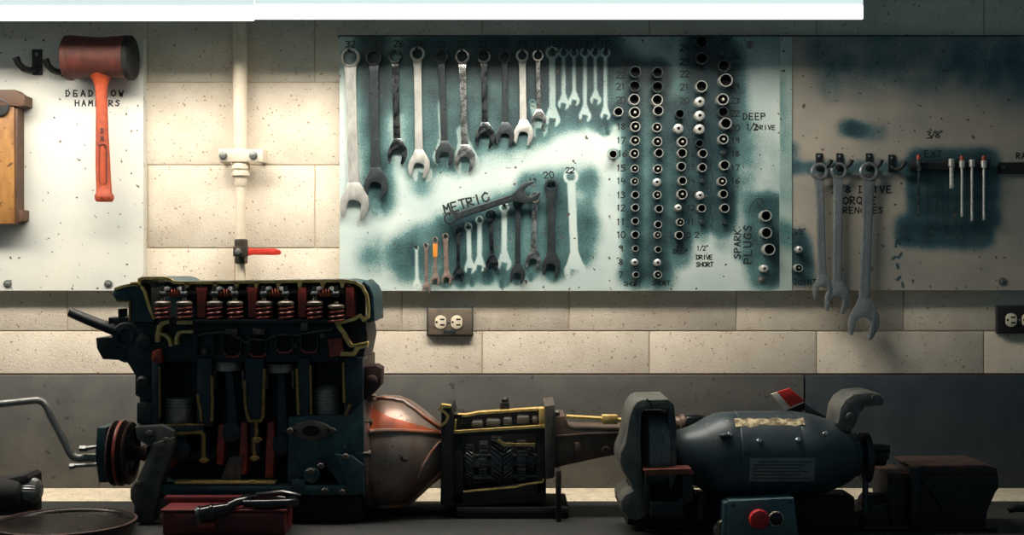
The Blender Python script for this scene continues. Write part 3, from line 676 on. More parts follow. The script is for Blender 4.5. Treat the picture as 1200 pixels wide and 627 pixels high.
def socket_mesh(kind):
    g = G(); L = 1.0
    # unit radius lathe about -Y, length 1 (scaled later)
    seg = 28
    if kind == 'b':
        prof = [(0, .98), (.80, 1.0), (.93, .92), (1.0, .62), (1.0, .34), (.8, .30), (.5, .28)]
    else:
        prof = [(0, .97), (.45, .97), (.5, 1.0), (.96, 1.0), (1.0, .95), (1.0, .85), (.97, .81), (.35, .78)]
    g.lathe((0, 0, 0), (0, -1, 0), prof, seg, cap=False)
    nb = len(g.bm.faces)
    me = bpy.data.meshes.new('socket')
    # floor of the bore
    r = prof[-1][1]; t = prof[-1][0]
    vs = [g.bm.verts.new((r*math.cos(2*math.pi*i/seg), -t, r*math.sin(2*math.pi*i/seg))) for i in range(seg)]
    g.bm.faces.new(vs)
    bmesh.ops.recalc_face_normals(g.bm, faces=g.bm.faces[:])
    g.bm.to_mesh(me); g.bm.free()
    me.materials.append(M['socket_dark' if kind == 'k' else 'socket']); me.materials.append(M['bore'])
    for i, p in enumerate(me.polygons):
        p.use_smooth = True
        if i >= nb-seg: p.material_index = 1
    me.set_sharp_from_angle(angle=R(35))
    return me
pegmesh = None
for col, items in cols.items():
    for i, (x, y, r, kd) in enumerate(items):
        if kd not in smesh: smesh[kd] = socket_mesh(kd)
        L = .018+r*.0022
        dd = DB-L
        pos = P(x, y, dd); rr = r*dd/FPX
        o = bpy.data.objects.new('socket', smesh[kd]); C.objects.link(o)
        o.location = (pos.x, YB, pos.z); o.scale = (rr, L, rr)
        # keep the seat on the board in true position (sockets stand square to the board)
        if col == 'far left': lab = ('small chrome socket left of the tall columns beside the spot marked 19', 'small chrome socket left of the painted 16')[i]
        elif col == 'spark': lab = kinds[kd]+' socket, '+('topmost', 'second from top', 'third from top', 'small lowest')[i]+' of four beside SPARK PLUGS'
        elif col == 'joint': lab = ('upper', 'lower')[i]+' of two small joint sockets right of the pale batten'
        else: lab = '%s socket, %s from top, %s tall column' % (kinds[kd], ords[i] if i else 'first', col)
        tag(o, lab, 'socket', 'sockets on the board')
        if kd == 'p':
            g = G(); c = Vector((pos.x, YB, pos.z)); r2 = rr*.26
            g.lathe(c+Vector((.1*rr, -.0035, .05*rr)), (0, -1, 0), [(0, r2), (L*.72, r2), (L*.78, r2*.7)], 12)
            g.build('peg', 'peg', right if col == 'joint' else main)
for x, y, r in ((821.3, 212.6, 2.8), (821.6, 260.5, 2.8), (845.5, 64.5, 3.2), (846.3, 179.6, 3.2), (848, 261.6, 2.3)):
    g = G(); c = P(x, y, DB); g.lathe(c, (0, -1, 0), [(0, r*k0), (.016, r*k0), (.018, r*.7*k0)], 14); g.build('peg', 'steel_dark', main)

# ------------------------------------------------------------------ extension bar rack
rk = empty('extension_rack', P(1113, 198, DB), 'dark slotted rail on the right board holding slim extension bars', 'tool rack')
g = G(); g.pbox(1068, 1160, 190.5, 199, DB-.016, DB-.0002, .001); g.build('rail', 'black', rk)
g = G(); g.pbox(1068, 1160, 186, 199, DB-.002, DB-.0002, .0005); g.build('back_strip', 'steel_dark', rk)
for i, (x, y0, y1, ym, m, red, bw, lab) in enumerate((
        (1076.5, 181, 253, 201, 'chrome_dark', 1, 2.2, 'dark extension bar with a red cap, leftmost on the rail'),
        (1115, 186, 221, 196, 'socket', 0, 5, 'short thick chrome extension bar in the middle of the rail'),
        (1127.3, 182, 254, 197, 'socket', 1, 3, 'chrome extension bar with a red cap, right of the short thick bar'),
        (1139, 187, 259, 196, 'socket', 0, 3, 'slim chrome extension bar without a red cap, between two capped ones'),
        (1153, 182, 258, 197, 'socket', 1, 3, 'rightmost chrome extension bar with a red cap'))):
    d = DB-.024; kk = d/FPX; c = P(x, y0, d)
    root = empty('extension_bar', P(x, y1, d), lab, 'extension bar', 'extension bars on the rail')
    X, Y = c.x, c.y
    zt, zm, zb = PZ(y0+(6 if red else 0), d), PZ(ym, d), PZ(y1, d)
    g = G(); rb = 3.3*kk
    g.lathe((X, Y, zm), (0, 0, 1), [(0, rb*.7), (.001, rb), (zt-zm-.001, rb), (zt-zm, rb*.8)], 18); g.build('socket_head', m, root)
    g = G(); g.cyl((X, Y, zb+.008), (X, Y, zm), bw*kk/2, seg=14); g.box(X-bw*kk*.42, X+bw*kk*.42, Y-bw*kk*.42, Y+bw*kk*.42, zb, zb+.009, .0006); g.build('shaft', m, root)
    if red:
        g = G(); g.lathe((X, Y, zt), (0, 0, 1), [(0, rb*.75), (.006, rb*.8), (.010, rb*.7), (.0115, rb*.3)], 16); g.build('red_cap', 'ored', root)
mg = G(); mg.pbox(1171, 1262, 190, 203.5, DB-.010, DB-.0002, .0012); o = mg.build('magnetic_strip', 'blackm'); tag(o, 'black magnetic tool strip at the right picture edge', 'tool holder')
ORG[o.name] = o.location.copy(); screw_d = DB-.010
g = G(); g.lathe(P(1176.5, 196.5, DB-.010), (0, -1, 0), [(0, 2.6*k0), (.0015, 2.2*k0), (.002, 1*k0)], 14); g.build('screw', 'steel_dark', o)

# ------------------------------------------------------------------ dead blow hammer, wooden tool
ml = empty('dead_blow_hammer', P(121, 236, DB-.05), 'orange red rubber hammer hanging head up on the left board', 'hammer')
dh = DB-.058; kk = dh/FPX
hc = P(117, 67, dh)
g = G(); xa = PX(79, dh)-hc.x; 
def headprof(x0, x1, r):
    return [(x0, r*.30), (x0+.001, r*.86), (x0+.006, r*.96), (x0+.014, r), (x0+.026, r*.97), ((x0+x1)/2, r*.90), (x1-.026, r*.97), (x1-.014, r), (x1-.006, r*.96), (x1-.001, r*.86), (x1, r*.30)]
g.lathe((hc.x, hc.y, hc.z), (1, 0, 0), headprof(-38.5*kk, 38.5*kk, 25.5*kk), 40); g.build('head', 'malletd', ml)
for sgn in (-1, 1):
    g = G(); g.lathe((hc.x+sgn*31*kk, hc.y, hc.z-.002), (sgn, 0, 0), [(0, 24.6*kk), (.003, 26.2*kk), (.014, 26.2*kk), (.018, 23.5*kk), (.019, 8*kk)], 40); g.build('striking_face', 'blackm' if sgn > 0 else 'malletd', ml)
g = G()
hp = [(116, 74, 24), (117, 82, 21), (117.5, 88, 15.5), (118.2, 93, 10.5), (118.5, 99, 8.2), (118.7, 104, 6.9), (119.3, 130, 6.8), (119.8, 160, 7.6), (120.5, 190, 8.6), (121.5, 215, 8.8), (122, 226, 9.2), (122.2, 229, 11.2), (122.3, 234, 11), (122.3, 236.5, 9)]
rings = []
for x, y, r in hp:
    c = P(x, y, dh); rings.append([g.bm.verts.new((c.x+r*kk*math.cos(2*math.pi*i/24), c.y+r*kk*.72*math.sin(2*math.pi*i/24), c.z)) for i in range(24)])
for A, B in zip(rings[:-1], rings[1:]):
    for i in range(24): g.bm.faces.new((A[i], A[(i+1) % 24], B[(i+1) % 24], B[i]))
g.bm.faces.new(rings[0]); g.bm.faces.new(rings[-1][::-1]); g.build('handle', 'mallet', ml)
g = G(); yy = dh-.0125; oval = [(120.4+4.3*math.cos(t)*(1), (173 if math.sin(t) > 0 else 212)-4.3*math.sin(t)) for t in [i*math.pi/8 for i in range(16)]]
g.pstroke(oval+[oval[0]], .8, yy+.0005-.001, yy+.006); g.build('grip_groove', 'malletd', ml)
write('X', 119.6, 162, 5, yy-.0002, ml, w=1, name='handle_mark'); write('S', 119.4, 153, 5, yy-.0002, ml, w=1, name='handle_mark')

wt = empty('wooden_block', P(5, 262, DB), 'tall worn wooden block with dark end plate at the left picture edge', 'wooden tool')
dw = DB-.045
g = G(); g.pp([(-60, 124), (16.5, 124), (16.5, 262), (-60, 262)], dw, DB-.001, .002); g.build('body', 'wood', wt)
g = G(); g.pp([(16.8, 124), (20.6, 126), (20.6, 262), (16.8, 262)], dw+.004, DB-.001, .001); g.build('edge_strip', 'woodd', wt)
g = G(); g.pp([(-60, 105), (17, 105), (22, 109), (29, 112), (29, 123.5), (21, 125), (17, 124), (-60, 124)], dw-.004, DB-.001, .0015); g.build('top_plate', 'woodd', wt)
g = G(); g.pp([(20.8, 246), (27, 246), (27, 258), (24, 260), (20.8, 260)], dw+.006, DB-.001, .0015); g.build('foot_block', 'woodd', wt)
g = G(); c = P(1, 126, dw-.003); g.lathe((c.x, c.y, c.z), (0, -1, 0), [(0, 10*k0), (.002, 10*k0), (.003, 8.8*k0), (.0031, 8*k0), (.0005, 7.8*k0)], 28); g.build('eyelet', 'black', wt)

# ------------------------------------------------------------------ water pipe with stop valve
pw = empty('water_pipe', P(282, 560, D0-.05), 'cream painted pipe running down the wall with a red lever valve', 'pipe')
dp = D0-.036; kk = dp/FPX
def vpipe(x, ya, yb, r, prof=None): return (P(x, yb, dp), P(x, ya, dp))
g = G(); g.cyl((PX(281.5, dp), dp-D0, PZ(176, dp)), (PX(281.5, dp), dp-D0, 2.7), 8.3*kk, seg=28); g.build('upper_pipe', 'pipe', pw)
g = G(); a = P(281.8, 440, dp); b = P(282, 215, dp); g.cyl(a, b, 5.8*kk, seg=24); g.build('lower_pipe', 'pipe', pw)
g = G(); z = lambda y: PZ(y, dp)-PZ(222, dp)
g.lathe(P(282.2, 222, dp), (0, 0, 1), [(z(219), 6.2*kk), (z(217), 7.2*kk), (z(208), 7.4*kk), (z(207.5), 8.8*kk), (z(206), 10.4*kk), (z(202.5), 10.6*kk), (z(201.5), 9.2*kk), (z(199), 9.4*kk), (z(198), 11*kk), (z(193.5), 11*kk), (z(192), 9.5*kk), (z(187), 9*kk)], 28); g.build('coupling', 'pipe', pw)
g = G(); dc = dp-.022; g.pbox(256, 308, 174.5, 189.5, dc, dc+.005, .001); g.pbox(256, 263, 174.5, 189.5, dc+.005, D0-.001); g.pbox(301, 308, 174.5, 189.5, dc+.005, D0-.001); g.build('clamp', 'pipe', pw)
for x in (261.5, 297):
    g = G(); g.lathe(P(x, 182.5, dc), (0, -1, 0), [(0, 5*k0), (.001, 5*k0), (.0012, 4.0*k0), (.006, 3.8*k0), (.007, 2.6*k0)], 6 if x > 300 else 12); g.build('bolt', 'steel_mid', pw)
g = G(); z = lambda y: PZ(y, dp)-PZ(310, dp)
g.lathe(P(282.4, 310, dp), (0, 0, 1), [(z(309), 6*kk), (z(308.5), 7.6*kk), (z(301), 7.8*kk), (z(300), 6.6*kk), (z(298), 8.6*kk), (z(291), 8.8*kk), (z(289), 7*kk), (z(288), 8*kk), (z(281), 7.8*kk), (z(280), 6*kk)], 8); 
g.cyl(P(281, 295, dp), P(281, 295, dp-.026), 6*kk, 4.5*kk, seg=12); g.build('valve_body', 'valve', pw)
g = G(); dl = dp-.030; g.pp([(275, 290), (284, 289.5), (296, 291), (322, 291.2), (328, 293.2), (329.5, 296), (328, 298.4), (320, 299), (297, 298.5), (288, 300), (277, 300)], dl, dl+.004, .001); lv = g.build('lever', 'red', pw)
g = G(); g.pp([(273, 288.5), (290.5, 288.5), (290.5, 300.5), (273, 300.5)], dl-.002, dl+.006, .001); g.build('lever_mount', 'valve', lv)
g = G(); g.lathe(P(279, 295, dl-.002), (0, -1, 0), [(0, 4*k0), (.004, 3.8*k0), (.005, 2.8*k0)], 6); g.build('nut', 'steel_mid', lv)

# ------------------------------------------------------------------ outlets
def outlet(x0, x1, y0, y1, label, m, face, rotation=0):
    d = D0-.012; cx, cy = (x0+x1)/2, (y0+y1)/2
    root = empty('power_outlet', P(cx, y1, D0), label, 'outlet', 'wall outlets')
    g = G(); g.pbox(x0, x1, y0, y1, d, D0-.001, .0018); g.build('back_box', 'steel_dark' if face else 'blackm', root)
    g = G(); g.pbox(x0+1.6, x1-1.2, y0+1.4, y1-1.6, d-.004, d+.002, .0015); g.build('cover_plate', m, root)
    kx = (x1-x0)/54.5
    for s in (-1, 1):
        c = P(cx-1.5+s*9.4*kx, cy+.5, d-.0042)
        R_ = 7.4*d/FPX
        poly = []
        for i in range(28):
            t = 2*math.pi*i/28; poly.append((c.x+max(-.88, min(.88, math.cos(t)))*R_, c.z+math.sin(t)*R_*1.08))
        g = G(); g.prism(poly, c.y-.0025, c.y+.001, .0006); rec = g.build('receptacle', face or 'cream', root)
        kk = d/FPX
        g = G()
        for dz in (-3.2, 3.2): g.box(c.x-.6*kk, c.x+4.6*kk, c.y-.0028, c.y-.0020, c.z+dz*kk-.9*kk, c.z+dz*kk+.9*kk)
        g.lathe((c.x-4.6*kk, c.y-.0020, c.z), (0, -1, 0), [(0, 1.4*kk), (.0008, 1.4*kk)], 12)
        g.build('slot', 'bore', rec)
    g = G(); g.lathe(P(cx-1.5, cy+.5, d-.004), (0, -1, 0), [(0, 1.5*k0), (.001, 1.4*k0), (.0015, .8*k0)], 12); g.build('screw', 'steel_mid', root)
    return root, d
ro, d = outlet(500, 554.5, 360, 394, 'steel plated double outlet below the centre board', 'plate', 'cream')
g = G(); g.pbox(519.5, 534.5, 387, 391.3, d-.0048, d-.003, .0003); g.build('small_label', 'steel_dark', ro)
ro, d = outlet(1168, 1224, 358, 391, 'black double outlet at the right picture edge', 'blackm', 'cream')

# ------------------------------------------------------------------ cutaway engine with gearbox
F0 = 2.62
en = empty('cutaway_engine', (PX(330, F0), F0-D0+.12, BZ+.02), 'sectioned car engine with gearbox and yellow painted cut edges on the bench', 'engine')
def E(name, g, m, parent=en, label=None, split=False):
    if split:
        r = islands(g, name, m, parent)
        for q in r:
            if label: q['label'] = label
        return r[0]
    o = g.build(name, m, parent)
    if label: o['label'] = label
    return o
# --- block
g = G()
g.pp([(186, 418), (425, 418), (425, 572), (180, 572), (176, 520), (180, 500)], F0+.085, F0+.27, .004)
for x0, x1, y0, y1 in ((178, 187, 418, 500), (230.5, 248, 420, 500), (287, 309, 420, 493), (348.5, 363, 420, 492), (403, 425, 420, 492)):
    g.pbox(x0, x1, y0, y1, F0, F0+.09, .0015)
g.pbox(178, 238, 499, 508, F0-.004, F0+.09, .001)
g.pbox(235, 242, 505, 536, F0, F0+.09)
g.pbox(294, 303, 492, 530, F0, F0+.09)
blk = E('cylinder_block', g, 'engb')
g = G()
def ys(path, w=2.2, dz=.0): g.pstroke(path, w, F0-.0035-dz, F0+.004)
ys([(248, 441), (248.5, 470), (248, 494)], 3); ys([(231.5, 462), (232, 470), (235, 482), (235.5, 494)], 3)
ys([(286.5, 446), (287, 475), (290, 488), (292, 493.5), (305, 493.5), (308, 488), (309.5, 432)], 3.2)
ys([(300, 495), (300.5, 510), (297, 516), (298, 534)], 3.4)
ys([(347.5, 432), (348.5, 460), (349.5, 486)], 3.2); ys([(363.5, 428), (364.5, 486)], 2.0); ys([(402, 425), (403, 472)], 2.6); ys([(410, 474), (407, 482), (404, 487)], 3.6)
ys([(186.5, 430), (187, 490)], 1.2)
ys([(190, 499.5), (212, 498), (238, 498)], 1.8, .003); ys([(197, 508.5), (236, 506.5), (238.5, 512), (238.5, 536)], 3.6, .002)
for cx, cy in ((238.5, 540), (298, 537.5), (301, 516)): g.pp([(cx-6, cy), (cx-3, cy-3.2), (cx+3, cy-3.2), (cx+6, cy), (cx+2, cy+3), (cx-2, cy+3)], F0-.006, F0+.003, .001)
E('yellow_cut_edge', g, 'yel', blk, 'yellow painted section edges of the block', split=True)
# right side casting with engine mount flange
g = G()
g.pp([(338, 489), (358, 487), (410, 487), (426, 470), (427, 580), (405, 580), (392, 560), (380, 545), (362, 560), (352, 580), (336, 580)], F0-.004, F0+.09, .004)
g.pp([(392, 532), (412, 534), (426, 545), (426, 580), (408, 580), (402, 556)], F0-.012, F0, .003)
g.pbox(342, 358, 562, 580, F0-.012, F0, .002); g.lathe(P(366, 556, F0-.001), (0, -1, 0), [(0, .016), (.010, .016), (.013, .013)], 20)
side = E('side_casting', g, 'engt')
g = G()
c = P(365, 505, F0-.012); k_ = F0/FPX
out = []
for i in range(40):
    t = 2*math.pi*i/40; ex = 29*math.cos(t); ez = (12 if abs(math.cos(t)) < .7 else 9)*math.sin(t)*max(.55, 1-.35*abs(math.cos(t)))
    out.append((c.x+ex*k_, c.z+ez*k_))
g.prism(out, c.y, c.y+.012, .002); fl = E('exhaust_flange', g, 'flange', side)
g = G(); 
for cx, rx, rz in ((c.x, 10.5, 6.3), (c.x-19*k_, 2, 2), (c.x+20*k_, 2, 2)):
    g.prism([(cx+rx*k_*math.cos(2*math.pi*i/24), c.z+rz*k_*math.sin(2*math.pi*i/24)) for i in range(24)], c.y-.0008, c.y+.001)
E('port_hole', g, 'bore', fl)
g = G()
for bx, by in ((365, 552), (376, 546), (405, 535), (401, 577), (381, 575), (340, 505)): g.lathe(P(bx, by, F0-.012), (0, -1, 0), [(0, 4.4*k_), (.004, 4.2*k_), (.006, 2.8*k_)], 6)
E('bolt_head', g, 'cap', side, split=True)
# bottom rail and pan edge
g = G(); g.pbox(176, 420, 568, 581, F0-.008, F0+.26, .003); E('oil_pan_rail', g, 'engt')
g = G(); g.pstroke([(205, 565.8), (322, 565.8)], 2.6, F0-.010, F0+.02); g.pp([(222, 565), (227, 563), (233, 565)], F0-.009, F0+.0); g.pp([(290, 565), (296, 562.5), (302, 565)], F0-.009, F0+.0); E('gasket_edge', g, 'yelb', None or en, 'bright yellow line along the sump joint')
# pistons and rods
def piston(x0, x1, y0, y1, crown, label=None):
    cx = (x0+x1)/2; r = (x1-x0)/2*k_; c = P(cx, y1, F0+.038)
    H = (y1-y0)*k_
    g = G(); prof = [(0, r*.96), (H*.55, r*.98)]
    for q in range(3):
        b_ = H*(.58+.12*q); prof += [(b_, r), (b_+H*.07, r), (b_+H*.075, r*.93), (b_+H*.115, r*.93)]
    prof += [(H*.95, r), (H, r*.96)]
    if crown: prof += [(H*1.12, r*.7), (H*1.2, r*.4)]
    g.lathe(c, (0, 0, 1), prof, 40); return E('piston', g, 'alu')
piston(193, 228, 466, 496, False); piston(366.5, 400, 457, 489, True); piston(249.5, 285, 423, 434, False); piston(311, 347, 426, 436, False)
def rod(x0, y0, x1, y1, w=11):
    g = G(); g.pstroke([(x0, y0), ((x0+x1)/2, (y0+y1)/2), (x1, y1)], [w*.8, w, w*1.3], F0+.02, F0+.034, .002)
    c = P(x1, y1, F0+.034); g.lathe((c.x, c.y, c.z), (0, -1, 0), [(0, 12*k_), (.02, 12*k_), (.022, 10*k_)], 24); return E('connecting_rod', g, 'engb')
rod(268, 434, 273, 505); rod(329, 436, 331, 520); rod(211, 496, 214, 525); rod(384, 489, 384, 500, 8)
g = G()
for x0, x1 in ((252, 260), ): g.pbox(x0, x1, 434, 460, F0+.01, F0+.016)
g = G()
for x in (251.5, 284.5, 312.5, 343): g.pbox(x-1.2, x+1.2, 434, 455, F0+.012, F0+.02)
E('piston_skirt_edge', g, 'cap', split=True)
# crankshaft
g = G(); ca = P(190, 531, F0+.07); g.cyl(ca, P(335, 531, F0+.07), .024, seg=24)
for x, zz in ((214, 20), (272, 6), (330, 6)): g.cyl(P(x-9, 531-zz, F0+.07), P(x+9, 531-zz, F0+.07), .02, seg=20)
crk = E('crankshaft', g, 'eng')
for (x, ya, yb, w) in ((258, 497, 545, 8), (285, 495, 556, 9), (316, 494, 560, 9.5), (200, 512, 548, 6)):
    g = G(); g.pp([(x-w*.3, ya), (x+w*.5, ya), (x+w*.6, (ya+yb)/2), (x+w*.4, yb), (x-w*.6, yb), (x-w*.5, (ya+yb)/2)], F0+.012, F0+.11, .003); E('counterweight', g, 'ored', crk, 'red counterweight')
g = G(); g.pp([(268, 536), (284, 534), (282, 562), (258, 562)], F0+.008, F0+.03, .002); E('bearing_cap', g, 'flange')
# --- cylinder head
g = G()
g.pp([(184, 377), (392, 377), (396, 381), (400, 400), (398, 424), (184, 424)], F0+.012, F0+.24, .003)
g.pbox(150, 186, 377, 424, F0+.03, F0+.24, .004)
g.pp([(392, 378), (428, 372), (431, 395), (425, 425), (398, 425)], F0+.045, F0+.22, .004)
g.pbox(184, 396, 374, 379, F0-.004, F0+.24, .001)
for x in (302, 333, 362, 272, 240): g.pbox(x-11, x-8.6, 392, 416, F0-.002, F0+.02, .001); g.pbox(x+8.6, x+11, 392, 416, F0-.002, F0+.02, .001)
hd = E('cylinder_head', g, 'eng')
g = G()
for x in (302, 333, 362, 272): g.pp([(x-8.5, 397), (x-6, 393), (x+6, 393), (x+8.5, 397), (x+8, 413), (x-8, 413)], F0+.009, F0+.013)
E('port', g, 'bore', hd, split=True)
g = G()
for x, y in ((302, 418), (333, 413), (362, 413), (272, 418)): g.pstroke([(x-9, y-4), (x-6, y), (x+6, y), (x+9, y-4)], 2, F0-.003, F0+.014)
g.pp([(384, 398), (400, 396), (402, 416), (386, 419)], F0-.002, F0+.02, .002); g.pp([(178, 412), (188, 408), (190, 425), (182, 427), (177, 422)], F0-.002, F0+.02, .003)
E('port_rim', g, 'ored', hd, 'red painted port rims', split=True)
g = G()
g.pstroke([(228, 394), (240, 391), (262, 389), (272, 392), (281, 397), (288, 402), (296, 397), (311, 399), (320, 394), (333, 392), (348, 393), (356, 391), (366, 389), (386, 387), (390, 384)], 1.8, F0-.001, F0+.014)
for x in (271, 303): g.pbox(x-7, x+7, 385, 392.5, F0-.006, F0+.014, .002)
g.pbox(352, 361, 377, 388, F0-.004, F0+.014, .002); g.pstroke([(160, 395), (166, 391), (174, 393)], 1.5, F0+.02, F0+.034)
for x, y in ((172, 400), (240, 412), (378, 393), (345, 405)): g.lathe(P(x, y, F0+.012), (0, -1, 0), [(0, 5*k_), (.006, 4.6*k_), (.008, 3*k_)], 6)
E('cast_ridge', g, 'cap', hd, split=True)
g = G()
def yh(path, w=3): g.pstroke(path, w, F0-.006, F0+.016)
yh([(198, 377), (190, 379), (186, 383), (184, 393), (184, 401)], 4.5); yh([(187, 391), (193, 393), (198, 398), (200, 406)], 3.2)
yh([(207, 378), (225, 378)], 4.5); yh([(206, 404), (206, 396), (209, 390), (214, 389), (225, 389)], 3.4); yh([(394, 377), (397, 384), (402, 390), (406, 398), (411, 406)], 4)
yh([(399, 415), (414, 415), (419, 407), (430, 405)], 4.6); yh([(397, 379), (415, 374), (421, 370), (428, 376)], 3.6); yh([(411, 406), (422, 404), (431, 402)], 3)
E('yellow_cut_edge', g, 'yelb', hd, 'yellow painted section edges of the head', split=True)
# --- valve cover
g = G()
rim = [(180.5, 374), (176, 364), (172, 352), (169, 342), (166, 337), (159, 333.5), (146, 335), (134, 339)]
g.pstroke(rim, 3, F0-.004, F0+.006)
top = [(163, 337), (163, 328), (167, 326), (192, 326), (198, 327.5), (204, 331), (212, 331.5), (300, 330.5), (404, 329), (416, 331), (424, 336), (429.5, 346), (431.5, 360), (431, 372), (424, 376)]
g.pstroke(top, 3.4, F0-.004, F0+.003)
for x in (219, 252, 277, 300, 326, 351, 378, 401): g.pp([(x-3, 331), (x+3, 331), (x+1.2, 337.5), (x-1.2, 337.5)], F0-.004, F0+.01)
vce = None
cov = G(); 
cov.pstroke(top, 3.2, F0+.003, F0+.22, .0)
cov.pbox(165, 428, 330, 376, F0+.20, F0+.22); cov.pstroke([(425, 331), (432, 337), (436, 348), (437, 375), (430, 377)], 4, F0+.02, F0+.2, .002)
vc = E('valve_cover', cov, 'engt')
E('yellow_cut_edge', g, 'yelb', vc, 'yellow painted section rim of the valve cover', split=True)
# front cover / filler elbow at left
g = G(); g.pp([(131, 345), (134, 337), (146, 333.5), (160, 332), (168, 341), (172, 352), (180, 374), (180, 378), (153, 378), (153, 352), (136, 353)], F0+.002, F0+.12, .004); fc = E('front_cover', g, 'engt')
g = G(); g.pstroke([(137, 353), (151.5, 353), (151.5, 376)], 2, F0-.001, F0+.006); g.pp([(152, 331), (161, 330), (163, 333), (153, 334)], F0-.006, F0+.01, .001); E('yellow_cut_edge', g, 'yel', fc, split=True)
# valve springs, caps, rockers
for i, x in enumerate((191, 216, 252, 275.5, 309.5, 335, 369, 394)):
    dsp = F0-.006; c = P(x, 375 if i < 7 else 379, dsp)
    g = G(); g.helix(c, (0, 0, 1), 8.3*k_, 1.35*k_, 3.1, 16*k_, 8, 20); sp = E('valve_spring', g, 'springm')
    g = G(); g.lathe((c.x, c.y, c.z+16*k_), (0, 0, 1), [(0, 8*k_), (2*k_, 9.6*k_), (4.5*k_, 9.6*k_), (6*k_, 8*k_), (6.4*k_, 3*k_), (10*k_, 2*k_)], 24); E('retainer', g, 'cap', sp)
    g = G(); s_ = 1 if i % 2 == 0 else -1
    c2 = P(x, 342, dsp)
    g.sphere(c2+Vector((0, -.004, -.004)), 4.4*k_, 1.1, 1, 1); g.tube([c2+Vector((0, -.004, 0)), c2+Vector((s_*5*k_, .004, .005)), c2+Vector((s_*9*k_, .014, .006))], [3.6*k_, 4*k_, 5.2*k_], 10)
    g.cyl(c2+Vector((0, -.006, 0)), c2+Vector((0, -.006, .012)), 2.6*k_, seg=8)
    ra = E('rocker_arm', g, 'black')
    g = G(); g.lathe(c2+Vector((0, -.006, -.004)), (0, 0, 1), [(0, 4*k_), (.003, 4.2*k_), (.004, 3.2*k_)], 6); E('adjuster_nut', g, 'chrome', ra)
g = G(); g.cyl(P(180, 343, F0+.012), P(415, 341, F0+.012), 3.6*k_, seg=16); E('rocker_shaft', g, 'cap')
for x in (206.5, 264, 324, 383):
    g = G(); g.helix(P(x-9, 342.5, F0+.004), (1, 0, 0), 4.6*k_, 1.1*k_, 5, 18*k_, 8, 16); E('shaft_spring', g, 'copper')
for i, x in enumerate((182, 236, 295.5, 354, 410)):
    g = G(); g.pp([(x-8 if i in (1, 2) else x-5.5, 336), (x+8 if i in (1, 2) else x+5.5, 336), (x+5.5, 345), (x+5, 372), (x-5, 372), (x-5.5, 345)], F0-.004, F0+.03, .003); st = E('rocker_stand', g, 'ored' if i else 'cap')
    g = G(); g.lathe(P(x, 336, F0+.010), (0, 0, 1), [(0, 6*k_), (2*k_, 6*k_), (2.2*k_, 4.5*k_), (5*k_, 4.2*k_), (6*k_, 3*k_)], 6); E('stand_bolt', g, 'cap', st)
# front accessories
g = G(); g.tube([P(82, 366, F0+.01), P(100, 374, F0+.008), P(134, 388, F0+.02), P(150, 392, F0+.03)], 5.6*k_, 14); g.tube([P(82, 364, F0+.03), P(118, 378, F0+.03), P(150, 388, F0+.04)], 4.2*k_, 14); E('hose_stub', g, 'eng')
g = G(); g.pp([(112, 396), (136, 395), (170, 393), (170, 425), (145, 425), (138, 422), (120, 421), (113, 408)], F0+.02, F0+.14, .003); E('bracket_box', g, 'eng')
g = G(); g.pp([(127, 372), (138, 372), (138, 362), (141, 362), (141, 371), (152, 373), (152, 382), (140, 385), (132, 382), (127, 380)], F0+.03, F0+.08, .002); g.pbox(127, 129.5, 373, 382, F0+.025, F0+.03); E('thermostat_cap', g, 'black')
g = G(); g.lathe(P(148, 394, F0+.02), (0, -1, 0), [(-.05, 17*k_), (0, 17*k_), (.006, 15*k_), (.007, 9*k_), (.001, 8*k_)], 28)
g.pp([(150, 378), (186, 378), (188, 500), (163, 500), (163, 466), (158, 463), (158, 440), (152, 430), (148, 424), (148, 405)], F0+.014, F0+.2, .004)
g.lathe(P(170, 400, F0+.014), (0, -1, 0), [(0, 10*k_), (.012, 9*k_), (.014, 6*k_)], 20); g.lathe(P(168, 448, F0+.014), (0, -1, 0), [(0, 8*k_), (.010, 8*k_), (.014, 5*k_)], 20)
g.pbox(160, 178, 472, 497, F0+.0, F0+.02, .003); E('timing_case', g, 'eng')
# mount leg
g = G(); g.pp([(158, 500), (190, 498), (204, 505), (205, 520), (196, 545), (187, 568), (186, 582), (180, 600), (178, 613), (158, 613), (156, 592), (152, 585), (152, 574), (160, 562), (168, 545), (176, 525), (160, 515)], F0-.02, F0+.03, .005); lg = E('mount_leg', g, 'leg')
g = G(); g.pp([(186, 582), (208, 581), (196, 596), (182, 606)], F0-.005, F0+.03, .002); g.pp([(178, 520), (205, 512), (200, 530), (180, 540)], F0-.026, F0-.018, .002)
for bx, by in ((162, 567), (195, 516), (175, 508)): g.lathe(P(bx, by, F0-.02), (0, -1, 0), [(0, 4.4*k_), (.005, 4*k_), (.006, 2.8*k_)], 6)
E('gusset', g, 'flange', lg, split=True)
# pulley and hand crank (axis along x)
ac = P(147, 531, F0+.08); kp = (F0+.08)/FPX
g = G(); g.lathe(ac, (1, 0, 0), [(-.030, .010), (-.030, .022), (-.026, .036), (-.024, 37*kp), (-.020, 38*kp), (-.014, 30*kp), (-.008, 38*kp), (-.002, 38*kp), (.004, 31*kp), (.010, 37*kp), (.014, 36*kp), (.015, 30*kp), (.007, 28*kp), (.007, .014), (.03, .014), (.05, .02)], 48); pul = E('pulley', g, 'rust')
g = G(); g.lathe(ac+Vector((-.0085, 0, 0)), (1, 0, 0), [(0, 38.4*kp), (.003, 38.6*kp), (.006, 38.4*kp)], 48, cap=False); E('red_rim', g, 'ored', pul, 'red painted pulley rim')
g = G()
for i in range(5):
    t = R(20+72*i); c = ac+Vector((.0065, math.cos(t)*19*kp, math.sin(t)*19*kp)); g.lathe(c, (1, 0, 0), [(0, 6*kp), (.0012, 6*kp)], 16)
